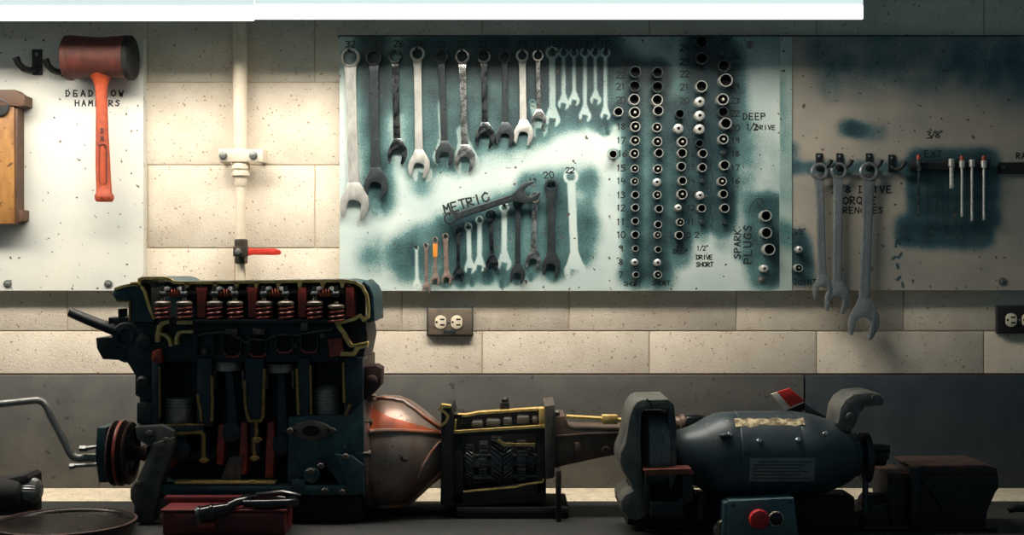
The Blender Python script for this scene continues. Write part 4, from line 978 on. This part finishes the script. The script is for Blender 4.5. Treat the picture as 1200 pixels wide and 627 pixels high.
E('lightening_hole', g, 'splash', pul, split=True)
g = G(); kq = kp
hub = ac+Vector((-.036, 0, 0))
tri = [(-.045, .058), (.045, .058), (.058, 0), (.03, -.058), (-.03, -.058), (-.058, 0)]
a = [g.bm.verts.new(hub+Vector((-.012, y*.8, z))) for y, z in tri]; b = [g.bm.verts.new(hub+Vector((.006, y*.8, z))) for y, z in tri]
g.bm.faces.new(a); g.bm.faces.new(b[::-1])
for i in range(6): g.bm.faces.new((a[i], b[i], b[(i+1) % 6], a[(i+1) % 6]))
hb = E('drive_plate', g, 'engt')
g = G()
g.cyl(P(97, 526, F0+.06), P(119, 523, F0+.06), 2.6*kp, seg=10); g.lathe(P(96, 526, F0+.06), (1, -.03, .03), [(-.004, 4*kp), (.010, 4*kp)], 6); g.cyl(P(84, 546, F0+.06), P(117, 544, F0+.06), 2.4*kp, seg=10); g.lathe(P(82, 546.5, F0+.06), (1, 0, .02), [(0, 3.6*kp), (.010, 3.6*kp)], 6)
E('stud', g, 'steel_mid', hb, split=True)
g = G(); dc_ = F0+.07
pts = [(-60, 477), (0, 473.5), (30, 470.5), (44, 469), (50, 471), (55, 477), (60, 487), (72, 510), (82, 530), (86, 535), (92, 537), (104, 536.5), (122, 536)]
g.tube([P(x, y, dc_) for x, y in pts], [4.3*kp]*6+[5*kp]*7, 16); E('crank_handle', g, 'steel_mid', en, 'bent grey metal starting handle')
# --- bell housing
DG2 = F0+.12; kg = DG2/FPX
bc = P(427, 528, DG2)
bp_ = [(0, 65), (2, 67), (12, 67), (13, 63), (24, 65), (42, 64), (56, 58), (70, 48), (84, 37), (94, 29), (101, 27), (103, 26)]
g = G(); g.lathe(bc, (1, 0, 0), [(t*kg, r*kg) for t, r in bp_], 64); bh = E('bell_housing', g, 'bell')
def onbell(px, py, lift=1.2):
    t = px-427
    for (t0, r0), (t1, r1) in zip(bp_[:-1], bp_[1:]):
        if t0 <= t <= t1: r = r0+(r1-r0)*(t-t0)/max(t1-t0, 1e-6); break
    else: r = 26
    q = max(-1, min(1, (528-py)/(r+lift)))
    c_ = math.sqrt(1-q*q)
    return bc+Vector((t*kg, -c_*(r+lift)*kg, q*(r+lift)*kg))
g = G()
for path, w in (([(439, 466), (450, 464.5), (462, 465.5), (474, 468), (488, 477), (500, 487), (512, 496), (526, 504)], .0042),
                ([(439, 498), (460, 497), (476, 497.5), (492, 500), (510, 503), (526, 507)], .0045),
                ([(526, 508), (516, 515), (507, 525), (498, 540), (493, 552)], .0028),
                ([(524, 545), (512, 556), (500, 568), (488, 580), (480, 588)], .0048),
                ([(440, 590), (455, 590), (470, 589), (480, 588)], .004)):
    pts = []
    for (x0_, y0_), (x1_, y1_) in zip(path[:-1], path[1:]):
        for q in range(4): pts.append(onbell(x0_+(x1_-x0_)*q/4, y0_+(y1_-y0_)*q/4))
    pts.append(onbell(*path[-1])); g.tube(pts, w, 8)
E('rib', g, 'bellrib', bh, split=True)
g = G(); lo_ = [(437, 499), (460, 498), (476, 498.5), (492, 501), (510, 504), (526, 508)]; hi_ = [(437, 472), (460, 483), (476, 487), (492, 493), (510, 500), (526, 505)]
G1 = []
for j in range(5):
    for w_ in range(8 if j < 4 else 9):
        f_ = w_/8; (a_, b_), (a2, b2), (c_, e_), (c2, e2) = lo_[j], lo_[j+1], hi_[j], hi_[j+1]
        px_, pl0, ph0 = a_+(a2-a_)*f_, b_+(b2-b_)*f_, e_+(e2-e_)*f_
        G1.append([g.bm.verts.new(onbell(px_, pl0+(ph0-pl0)*q/6, .7)) for q in range(7)])
for A, B in zip(G1[:-1], G1[1:]):
    for i in range(6): g.bm.faces.new((A[i], A[i+1], B[i+1], B[i]))
E('orange_paint_band', g, 'bellpaint', bh, 'orange painted band between the ribs')
g = G()
for ang in (75, 38, 5, -30, -62):
    a_ = R(ang); c = bc+Vector((0, -math.cos(a_)*64*kg, math.sin(a_)*64*kg)); g.lathe(c, (1, 0, 0), [(-.004, 4.4*kg), (.026, 4.4*kg), (.028, 3*kg)], 6)
E('flange_bolt', g, 'cap', bh, split=True)
g = G(); g.pp([(427, 430), (440, 428), (447, 432), (446, 452), (437, 462), (428, 470)], F0+.03, F0+.09, .003); g.pbox(405, 427, 420, 575, F0+.03, F0+.24, .003); g.lathe(P(436, 446, F0+.03), (0, -1, 0), [(0, 7*k_), (.01, 6*k_), (.012, 4*k_)], 12); E('rear_plate', g, 'rust')
# --- gearbox
g = G()
fy, by = F0+.055-D0, F0+.19-D0
d1 = F0+.055
g.pp([(531, 506), (640, 500), (640, 507), (531, 512)], d1, d1+.012, .001); g.pp([(531, 512), (543, 512), (543, 590), (531, 592)], d1, d1+.02, .002); g.pp([(629, 505), (640, 505), (640, 575), (629, 580)], d1, d1+.02, .002)
g.pp([(531, 577), (545, 576), (620, 566), (640, 562), (640, 588), (531, 594)], d1, d1+.13, .002)
g.pp([(531, 484), (640, 478), (640, 578), (531, 581)], d1+.10, d1+.14)
g.pbox(531, 541, 486, 587, d1+.02, d1+.13); g.pbox(631, 640, 480, 580, d1+.02, d1+.13)
gb = E('gearbox_case', g, 'gbox')
g = G()
g.pstroke([(532, 506.5), (548, 505.5), (641, 499.5)], 3, d1-.004, d1+.006); g.pp([(632, 479), (645, 478), (645, 501), (632, 502)], d1-.002, d1+.02, .001)
g.pstroke([(528, 487.5), (548, 487), (560, 484.5), (643, 479)], 2.6, d1+.02, d1+.05); g.pstroke([(517, 499), (523, 494), (525, 488), (521, 483), (515, 480), (518, 475.5), (528, 477)], 3, d1-.016, d1+.01)
g.pstroke([(543, 576.5), (605, 571), (610, 569), (636, 565), (637, 561)], 1.6, d1-.003, d1+.003); g.pstroke([(583, 516), (590, 521), (600, 521.5), (627, 521.5)], 3.2, d1+.01, d1+.02); g.pstroke([(534, 492), (533, 506)], 2, d1-.003, d1+.005)
E('yellow_cut_edge', g, 'yelb', gb, 'yellow painted section edges of the gearbox', split=True)
g = G(); g.pp([(517, 480), (529, 477), (531, 486), (531, 592), (521, 597), (516, 590)], d1-.012, d1+.15, .003); fr = E('front_flange', g, 'gbox', gb)
g = G(); g.pp([(638, 476), (650, 474), (651, 486), (650, 560), (640, 562)], d1-.010, d1+.15, .003)
for x, y in ((652, 484), (652, 545)): g.lathe(P(x-4, y, d1+.02), (1, 0, 0), [(0, .007), (.012, .007), (.014, .005)], 6)
E('rear_flange', g, 'flange', gb)
g = G(); g.pbox(586, 597, 472, 482, d1+.04, d1+.06, .002); g.lathe(P(592, 471, d1+.05), (0, 0, 1), [(0, .008), (.006, .008), (.010, .005)], 12); E('breather', g, 'black', gb)
# gears with slanted teeth
def gear(x0, x1, R_, cy, dc, nt, tw, m='gear'):
    g = G(); c0 = P(x0, cy, dc); w = (x1-x0)*dc/FPX; rr = R_*dc/FPX
    n = nt*4; rings = []
    for j in range(5):
        t = j/4; vs = []
        for i in range(n):
            r = rr if (i % 4) in (0, 1) else rr*.88
            a_ = 2*math.pi*i/n+tw*t; vs.append(g.bm.verts.new(c0+Vector((w*t, math.cos(a_)*r, math.sin(a_)*r))))
        rings.append(vs)
    for A, B in zip(rings[:-1], rings[1:]):
        for i in range(n): g.bm.faces.new((A[i], A[(i+1) % n], B[(i+1) % n], B[i]))
    g.bm.faces.new(rings[0][::-1]); g.bm.faces.new(rings[-1]); return E('gear', g, m, gb)
dg = d1+.058
gear(546, 555, 24, 545, dg, 30, .3); gear(557, 562, 20, 545, dg, 1, 0) if False else None
gear(562, 571, 23, 540, dg, 26, 0); gear(576, 588, 30, 542, dg, 30, .35); gear(590, 601, 27, 545, dg, 30, -.35); gear(606, 616, 24, 540, dg, 28, .0); gear(618, 626, 18, 540, dg, 22, .3)
g = G(); g.cyl(P(540, 542, dg), P(632, 541, dg), .018, seg=20); g.cyl(P(540, 560, dg-.01), P(632, 558, dg-.01), .009, seg=16); E('main_shaft', g, 'gear', gb)
g = G()
for x0, x1, y0, y1 in ((553, 566, 494, 501), (570, 586, 492, 500), (590, 600, 490, 499), (606, 620, 488, 497), (624, 630, 489, 496)): g.pbox(x0, x1, y0, y1, d1+.012, d1+.05, .003)
g.cyl(P(535, 499, d1+.04), P(632, 494, d1+.04), .005, seg=10); E('selector_fork', g, 'splash', gb, split=True)
# --- tail housing and output shaft
dt = F0+.065
g = G()
g.pp([(650, 488), (662, 487), (666, 499), (672, 502), (735, 503), (755, 505), (755, 530), (735, 531), (690, 540), (650, 549)], dt, dt+.11, .006)
g.pstroke([(650, 512), (690, 509), (750, 506.5)], 3, dt-.006, dt+.004, .001)
g.pp([(673, 519), (679, 518), (681, 525), (680, 535), (674, 536)], dt-.008, dt+.002, .003); g.lathe(P(710, 527, dt+.001), (0, -1, 0), [(0, 6*k_), (.006, 5.5*k_), (.007, 3*k_), (.003, 2.6*k_)], 16)
tl = E('tail_housing', g, 'tail')
g = G(); g.pstroke([(664, 489), (700, 491), (712, 491.5), (752, 495)], 2.6, dt-.002, dt+.03); g.pbox(706, 724, 487, 497, dt-.006, dt+.02, .001); E('yellow_cut_edge', g, 'yelb', tl, split=True)
g = G(); g.cyl(P(740, 500, dt+.05), P(803, 497, dt+.05), .010, seg=20); g.lathe(P(786, 497, dt+.05), (1, 0, 0), [(0, .016), (.018, .017), (.020, .021), (.028, .021), (.030, .018), (.042, .018)], 28); osf = E('output_shaft', g, 'tail')
g = G(); g.lathe(P(803, 496.5, dt+.05), (1, 0, .03), [(0, .019), (.002, .021), (.030, .021), (.033, .0195), (.040, .0195), (.042, .017), (.03, .016)], 28); E('yoke_sleeve', g, 'gloss', osf)

# engine stand (what the engine rests on)
es = empty('engine_stand', (PX(430, F0), F0-D0+.13, BZ), 'low black iron stand under the engine and gearbox', 'stand')
g = G(); g.box(PX(336, F0), PX(424, F0), F0-D0+.01, F0-D0+.22, BZ+.0005, PZ(582.5, F0), .004); g.build('block_support', 'blackm', es)
g = G(); g.box(PX(533, F0), PX(668, F0), F0-D0+.05, F0-D0+.22, BZ+.0005, PZ(600, F0), .004); g.build('gearbox_support', 'blackm', es)
g = G(); g.box(PX(424, F0), PX(533, F0), F0-D0+.10, F0-D0+.18, BZ+.0005, BZ+.008, .001); g.build('tie_bar', 'blackm', es)
g = G(); g.box(PX(652, F0), PX(658, F0), F0-D0+.012, F0-D0+.05, BZ+.0005, PZ(553, F0), .002); g.build('upright', 'blackm', es)
# ------------------------------------------------------------------ bench grinder
DGR = 2.56; kr = DGR/FPX
gr = empty('bench_grinder', (PX(880, DGR), DGR-D0, BZ), 'grey bench grinder with round motor, open wheel guard and red tool rest', 'grinder')
ax = P(780, 533, DGR)
prof = [(0, 16), (6, 22), (14, 29), (24, 32), (34, 36), (46, 43), (58, 48.5), (66, 50), (80, 50.5), (81, 50), (82, 51), (150, 51), (151, 50), (152, 50.5), (170, 48), (190, 42), (206, 36), (216, 30), (222, 24), (223, 18)]
g = G(); g.lathe(ax, (1, 0, 0), [(t*kr, r*kr) for t, r in prof], 64); mo = g.build('motor', 'grind', gr)
def onm(px, py, lift=0):      # point on motor barrel for a place in view
    ang = math.asin(max(-1, min(1, (533-py)/51.0))); r = (51+lift)*kr
    return Vector((PX(px, DGR), ax.y-math.cos(ang)*r, ax.z+math.sin(ang)*r)), ang
def curved(name, x0, x1, a0, a1, m, lift=.0012, parent=mo, seg=10, rag=False):
    g = G(); r0 = 51*kr+.0001; r1 = 51*kr+lift
    rr = random.Random(3)
    grid = []
    nx = 14 if rag else 1
    for j in range(nx+1):
        xx = PX(x0+(x1-x0)*j/nx, DGR); row = []
        lo, hi = a0, a1
        if rag: lo += rr.uniform(-.5, 1)*4; hi += rr.uniform(-1, .5)*4
        for i in range(seg+1):
            t = R(lo+(hi-lo)*i/seg); row.append([g.bm.verts.new((xx, ax.y-math.cos(t)*r, ax.z+math.sin(t)*r)) for r in (r0, r1)])
        grid.append(row)
    for j in range(nx):
        for i in range(seg):
            A, B, C_, D_ = grid[j][i], grid[j+1][i], grid[j+1][i+1], grid[j][i+1]
            g.bm.faces.new((A[1], B[1], C_[1], D_[1])); g.bm.faces.new((A[0], D_[0], C_[0], B[0]))
        for i, q in ((0, 0), (seg, 1)):
            A, B = grid[j][i], grid[j+1][i]; g.bm.faces.new((A[0], B[0], B[1], A[1]))
    for j in (0, nx):
        for i in range(seg): A, B = grid[j][i], grid[j][i+1]; g.bm.faces.new((A[0], A[1], B[1], B[0]))
    return g.build(name, m, parent)
curved('peeling_label', 856, 936, 47, 63, 'paper', .0006, rag=True)
pl_ = curved('nameplate', 869, 943, -27, 4, 'namep', .0014)
for i, a_ in enumerate((0, -4, -8, -12.5, -17, -21.5)):
    curved('text_line', 873 if i else 878, 938-(i*7) % 17, a_-1.0, a_+.2, 'namel', .0019, parent=pl_, seg=2)
g = G()
for x, y in ((881, 510.5), (925, 509.5), (848, 504), (957, 503)):
    p, a_ = onm(x, y); g.lathe(p, (0, -math.cos(a_), math.sin(a_)), [(-.001, .0055), (.003, .005), (.005, .003)], 12)
islands(g, 'bolt', 'chrome', mo)
g = G(); p, a_ = onm(843, 505); g.sphere(p, .007, 1.8, 1, .8); g.build('lug', 'grind', mo)
# right bearing cap, bracket arm, spindle
g = G(); g.lathe(P(1000, 533, DGR), (1, 0, 0), [(-.006, .042), (.004, .044), (.010, .040), (.018, .022), (.06, .018), (.062, .010), (.07, .009)], 36); g.build('bearing_cap', 'grind', gr)
g = G(); g.pp([(981, 497), (984, 478), (990, 468), (1000, 461), (1022, 459), (1033, 462), (1037.5, 467), (1037, 476), (1016, 478), (1009, 485), (1003, 500), (997, 508), (988, 506)], DGR-.04, DGR+.05, .010)
ba = g.build('bracket_arm', 'guard', gr)
g = G(); g.lathe(P(996, 488, DGR-.041), (0, -1, 0), [(0, .008), (.003, .0075), (.0045, .005)], 14); g.lathe(P(1024, 466, DGR-.041), (0, -1, 0), [(0, .005), (.002, .0045)], 12); g.build('boss', 'guard', ba)
g = G(); g.cyl(P(1004, 533, DGR), P(1036, 533, DGR), .022, seg=24); g.cyl(P(1010, 526, DGR-.02), P(1042, 526, DGR-.02), .008, seg=16); g.lathe(P(1010, 536, DGR), (1, 0, 0), [(0, .05), (.012, .05), (.014, .044)], 36); g.build('right_wheel_flange', 'black', gr)
# left guard
g = G()
outl = [(746, 471), (752, 468), (783, 467.5), (787, 471), (787, 481), (783, 480), (756, 480), (752, 486), (751, 520), (753, 552), (757, 570), (760, 590), (757, 604), (748, 610), (736, 608), (728, 598), (727, 588), (732, 580), (742, 575), (738, 565), (730, 553), (726, 542), (727, 531), (732, 520), (735, 505), (737, 490), (741, 478)]
g.pp(outl, DGR-.075, DGR+.07, .009)
g.pp([(783, 468), (790, 474), (793, 500), (793, 560), (786, 575), (783, 560)], DGR-.06, DGR+.07, .003)
gd = g.build('wheel_guard', 'guard', gr)
g = G(); g.pstroke([(758, 467.3), (763, 472), (764, 480)], 1.2, DGR-.0765, DGR-.07); g.build('parting_seam', 'blackm', gd)
g = G(); g.lathe(P(757, 525, DGR-.005), (1, 0, 0), [(0, .03), (0, .068), (.002, .07), (.038, .07), (.040, .068), (.04, .03)], 56); g.build('grinding_wheel', 'wheel', gr)
g = G(); g.pbox(750, 790, 481, 600, DGR+.06, DGR+.07); g.build('guard_back', 'blackm', gr)
tr = G(); tr.pp([(754, 550.5), (810, 549), (814, 556), (757, 557.5)], DGR-.10, DGR-.058, .001); trr = tr.build('tool_rest', 'rustred', gr)
g = G(); g.pbox(756, 761, 557, 600, DGR-.09, DGR-.08, .001); g.pbox(800, 812, 557, 590, DGR-.09, DGR-.08, .001); g.pbox(762, 796, 588, 606, DGR-.095, DGR-.03, .002); g.pstroke([(800, 585), (795, 600), (800, 606)], 8, DGR-.09, DGR-.075, .002); g.build('rest_bracket', 'black', trr)
g = G(); g.pp([(738, 560), (800, 560), (815, 575), (805, 618), (760, 620), (735, 615)], DGR-.02, DGR+.05, .004); g.box(PX(812, DGR), PX(1000, DGR), DGR-D0-.015, DGR-D0+.07, BZ+.0005, PZ(580, DGR), .006); g.box(PX(800, DGR), PX(1004, DGR), DGR-D0-.02, DGR-D0+.11, BZ, BZ+.022, .004)
g.build('base', 'blackm', gr)
g = G(); g.cyl(P(821.5, 610, DGR-.04), P(821.5, 577, DGR-.04), 6.5*kr, seg=20, bev=.001); g.build('capacitor', 'black', gr)

# power cord from the grinder base along the bench
pc_ = G(); pts_ = [(757, 2.535), (775, 2.52), (800, 2.50), (826, 2.492), (843, 2.50)]
pc_.tube([Vector((PX(x, d), d-D0, BZ+.0042)) for x, d in pts_], .0035, 10); pc_.build('power_cord', 'blackm', gr)
# control box
DC = 2.45; kc = DC/FPX
cb = empty('control_box', P(892, 640, DC), 'blue grey switch box with a red and a black button in front of the motor', 'switch box')
g = G(); g.pp([(853.5, 587), (930.5, 583.5), (936.5, FY(DC)), (852, FY(DC))], DC, DC+.045, .003)
g.build('enclosure', 'cbox', cb)
g = G(); g.pp([(848.5, 590), (853.5, 588), (852.5, FY(DC+.004)-.5), (846, FY(DC+.004)-.5)], DC+.004, DC+.045, .002); g.build('side_flange', 'cbox', cb)
g = G(); g.lathe(P(888, 607, DC), (0, -1, 0), [(-.002, 8*kc), (.008, 8*kc), (.009, 11.6*kc), (.014, 12*kc), (.019, 10.5*kc), (.021, 6*kc), (.0215, 1*kc)], 32); g.build('red_button', 'btn', cb)
g = G(); g.lathe(P(909, 608, DC), (0, -1, 0), [(-.002, 9.6*kc), (.004, 9.6*kc), (.006, 8.6*kc), (.006, 7.4*kc), (.003, 7*kc)], 32, cap=False); bb = g.build('button_ring', 'conduit', cb)
g = G(); g.lathe(P(909, 608, DC), (0, -1, 0), [(-.002, 7*kc), (.004, 7*kc), (.0055, 5.6*kc), (.006, 1*kc)], 28); g.build('black_button', 'gloss', bb)
for x, y in ((859, 592), (926, 588.5)):
    g = G(); g.lathe(P(x, y, DC), (0, -1, 0), [(-.001, 1.8*kc), (.001, 1.6*kc)], 10); g.build('screw', 'black', cb)
g = G(); g.tube([P(850, 613, DC+.03), P(846, 614, DC+.03), P(842, 618, DC+.03), P(840.5, 625, DC+.03), P(841, FY(DC+.03)-3, DC+.03)], [5.2*kc, 6*kc, 6.2*kc, 5.6*kc, 5.6*kc], 14); g.build('conduit_elbow', 'conduit', cb)

# red and white card on slanted arm
tg = empty('warning_flag', P(925, 500, 2.66), 'small red and white folded card on a slanted dark arm behind the motor', 'tag')
g = G(); d_ = 2.63
g.pp([(919, 457), (925, 455), (943.5, 470), (937, 475.5), (930, 474)], d_, d_+.006, .0005); g.pp([(925, 476), (943.5, 470.5), (942, 480), (930, 480)], d_+.004, d_+.012, .0005); 
fc_ = G(); fc_.pp([(911, 459.5), (925.5, 455), (943.5, 470), (926, 477)], d_-.002, d_+.004, .0006); fc_.build('red_face', 'tagr', tg)
g.bm.free(); g = G(); g.pp([(904, 462), (911, 459.6), (926, 477.1), (920, 480.5)], d_-.002, d_+.004, .0006); g.build('white_face', 'tagw', tg)
g = G(); g.pp([(921, 481.5), (943.5, 471.5), (943, 480), (938, 483)], d_+.002, d_+.022, .0006); g.build('card_back', 'blackm', tg)
g = G(); g.pp([(940, 474), (944, 473), (977, 494), (976, 500), (945, 487)], d_+.004, d_+.02, .002); g.build('arm', 'grind', tg)

# ------------------------------------------------------------------ vise
DV = 2.54; kv = DV/FPX
vs_ = empty('bench_vise', P(1110, 622, DV), 'dark rusty bench vise at the right end of the bench', 'vise')
g = G(); g.pp([(1075, 552), (1170, 550), (1172, 572), (1168, 577), (1158, 600), (1156, FY(DV+.0)-.3), (1072, FY(DV+.0)-.3), (1072, 560)], DV, DV+.13, .006); fj = g.build('fixed_jaw', 'vise', vs_)
g = G(); g.pp([(1068, 546.5), (1080, 545.5), (1155, 544.5), (1168, 548), (1170, 556), (1078, 556)], DV-.006, DV+.12, .003); g.build('jaw_plate', 'rust', fj)
g = G(); g.stroke([(PX(1074, DV), PZ(552, DV)), (PX(1092, DV), PZ(575, DV)), (PX(1112, DV), PZ(605, DV))], .008, DV-D0-.008, DV-D0+.004, .002); g.pbox(1068, 1078, 548, FY(DV+.0)-.3, DV-.012, DV+.02, .003); g.build('rib', 'vise', fj)
g = G(); g.pp([(1040, 557), (1064, 556), (1066, FY(DV+.0)-.3), (1046, FY(DV+.0)-.3), (1040, 580)], DV+.01, DV+.12, .005); mj = g.build('moving_jaw', 'vise', vs_)
g = G(); g.pp([(1040, 555.5), (1066, 554.5), (1067, 563), (1042, 564)], DV+.004, DV+.12, .002); g.build('jaw_plate', 'rust', mj)
g = G(); g.pp([(1000, 600), (1052, 588), (1052, FY(DV+.0)-.3), (1012, FY(DV+.0)-.3), (1016, 612)], DV+.02, DV+.12, .006); g.lathe(P(1008, 592, DV+.06), (1, 0, 0), [(0, .02), (.005, .026), (.05, .026), (.055, .02)], 28); g.pbox(1012, 1170, 617, FY(DV+.0)-.3, DV+.0, DV+.14, .004); g.build('slide', 'vise', vs_)
g = G(); g.cyl(P(1014, 600, DV-.0), P(1014, 560, DV+.0), .006, seg=14); g.lathe(P(1014, 558, DV), (0, 0, 1), [(-.006, .007), (0, .009), (.006, .007)], 14); g.build('handle', 'steel_dark', vs_)
g = G(); g.tube([P(1182, 598, 2.62), P(1190, 595, 2.62), P(1200, 596, 2.62), P(1215, 597, 2.62)], [.006, .009, .007, .007], 12); tag(g.build('small_pry_tool', 'black'), 'small dark tool lying on the bench right of the vise', 'tool')

# ------------------------------------------------------------------ left bench things
pn = empty('round_pan', P(76, 611, 2.49), 'shallow round dark oily pan on the bench at the lower left', 'pan')
rp = 81*2.49/FPX; pc = P(76, 611, 2.49); H = pc.z-BZ
g = G(); g.lathe((pc.x, pc.y, BZ+.0005), (0, 0, 1), [(0, rp*.93), (H*.5, rp*.985), (H-.003, rp), (H, rp), (H, rp*.975), (H-.002, rp*.955), (H-.006, rp*.94), (H-.007, rp*.3), (H-.007, .001)], 72, cap=False)
g.build('pan_body', 'pan', pn)
g = G(); g.lathe((pc.x, pc.y, pc.z-.001), (0, 0, 1), [(0, rp+.0005), (.002, rp+.002), (.0035, rp), (.003, rp*.978), (.0, rp*.975)], 72, cap=False); g.build('rim', 'rust', pn)
at = empty('air_impact_tool', P(15, 600, 2.60), 'black cylindrical tool with a knurled metal collar at the left edge', 'tool')
c = P(-30, 572, 2.62)
g = G(); g.lathe((c.x, c.y, c.z-.012), (1, 0, 0), [(0, .03), (.01, .038), (.085, .038), (.10, .034), (.105, .028)], 32); g.pp([(-40, 570), (30, 556), (34, 560), (34, 604), (-40, 606)], 2.60, 2.67, .006); g.build('body', 'blackm', at)
g = G(); c = P(29, 575, 2.62); n = 60; prof = [(0, 14), (.006, 15.5), (.020, 15.5), (.028, 13), (.034, 8), (.036, 2)]
rings = []
for t, r in prof: rings.append([g.bm.verts.new(c+Vector((t, math.cos(2*math.pi*i/n)*r*kv*(1 if i % 2 else .95), math.sin(2*math.pi*i/n)*r*kv*(1 if i % 2 else .95)))) for i in range(n)])
for A, B in zip(rings[:-1], rings[1:]):
    for i in range(n): g.bm.faces.new((A[i], A[(i+1) % n], B[(i+1) % n], B[i]))
g.bm.faces.new(rings[0]); g.bm.faces.new(rings[-1]); g.build('knurled_collar', 'steel_mid', at, smooth=20)

# red tray in front of the engine with a glossy black hose tool on it
rb = empty('red_toolbox', P(260, 622, 2.55), 'low red metal box under the front of the engine', 'box')
d_ = 2.50
zb_ = BZ+.0005
def top(y, d): return PZ(y, d)
g = G(); g.box(PX(190, d_), PX(334, d_), d_-D0, d_-D0+.088, zb_, PZ(600, d_), .004); g.build('box_body', 'rbox', rb)
g = G(); g.box(PX(188, d_), PX(336, d_), d_-D0-.003, d_-D0+.09, PZ(600, d_), PZ(597, d_), .002); g.box(PX(192, 2.57), PX(332, 2.57), 2.572-D0, 2.594-D0, PZ(597.5, d_), PZ(582, 2.572), .002); g.build('lid', 'rbox', rb)
g = G(); g.box(PX(232, d_), PX(252, d_), d_-D0-.004, d_-D0, PZ(618, d_), PZ(612, d_), .001); g.build('latch', 'ored', rb)
hs = empty('black_hose', P(290, 606, 2.53), 'glossy black ribbed hose with a cuffed end lying on the red box', 'hose')
zt_ = PZ(597, 2.50)+.010
def hp_(px, d, up=0): return Vector((PX(px, d), d-D0, zt_+up))
g = G(); g.tube([hp_(266, 2.495, -.006), hp_(276, 2.505, .002), hp_(290, 2.53, .006), hp_(306, 2.555), hp_(324, 2.56), hp_(338, 2.55), hp_(345, 2.53), hp_(334, 2.512), hp_(318, 2.505), hp_(302, 2.505), hp_(286, 2.512)], [.010, .010, .009, .0095, .0095, .0095, .0095, .0095, .0095, .009, .007], 14)
g.tube([hp_(300, 2.53, .012), hp_(330, 2.54, .016), hp_(352, 2.56, .006)], [.006, .006, .004], 10)
g.build('hose_loop', 'gloss', hs)
g = G(); ax_ = Vector((1, .12, .22)).normalized(); c0_ = hp_(266, 2.488, -.006)-ax_*.058
g.lathe(c0_, ax_, [(0, .012), (.002, .017), (.008, .018), (.010, .0155), (.026, .015), (.028, .0165), (.032, .0165), (.034, .014), (.050, .012), (.062, .010)], 24); cf = g.build('hose_cuff', 'gloss', hs)
g = G(); g.lathe(c0_, ax_, [(-.0004, .0168), (.004, .0184), (.006, .0184), (.006, .017)], 24, cap=False); g.build('cuff_ring', 'steel_dark', cf)
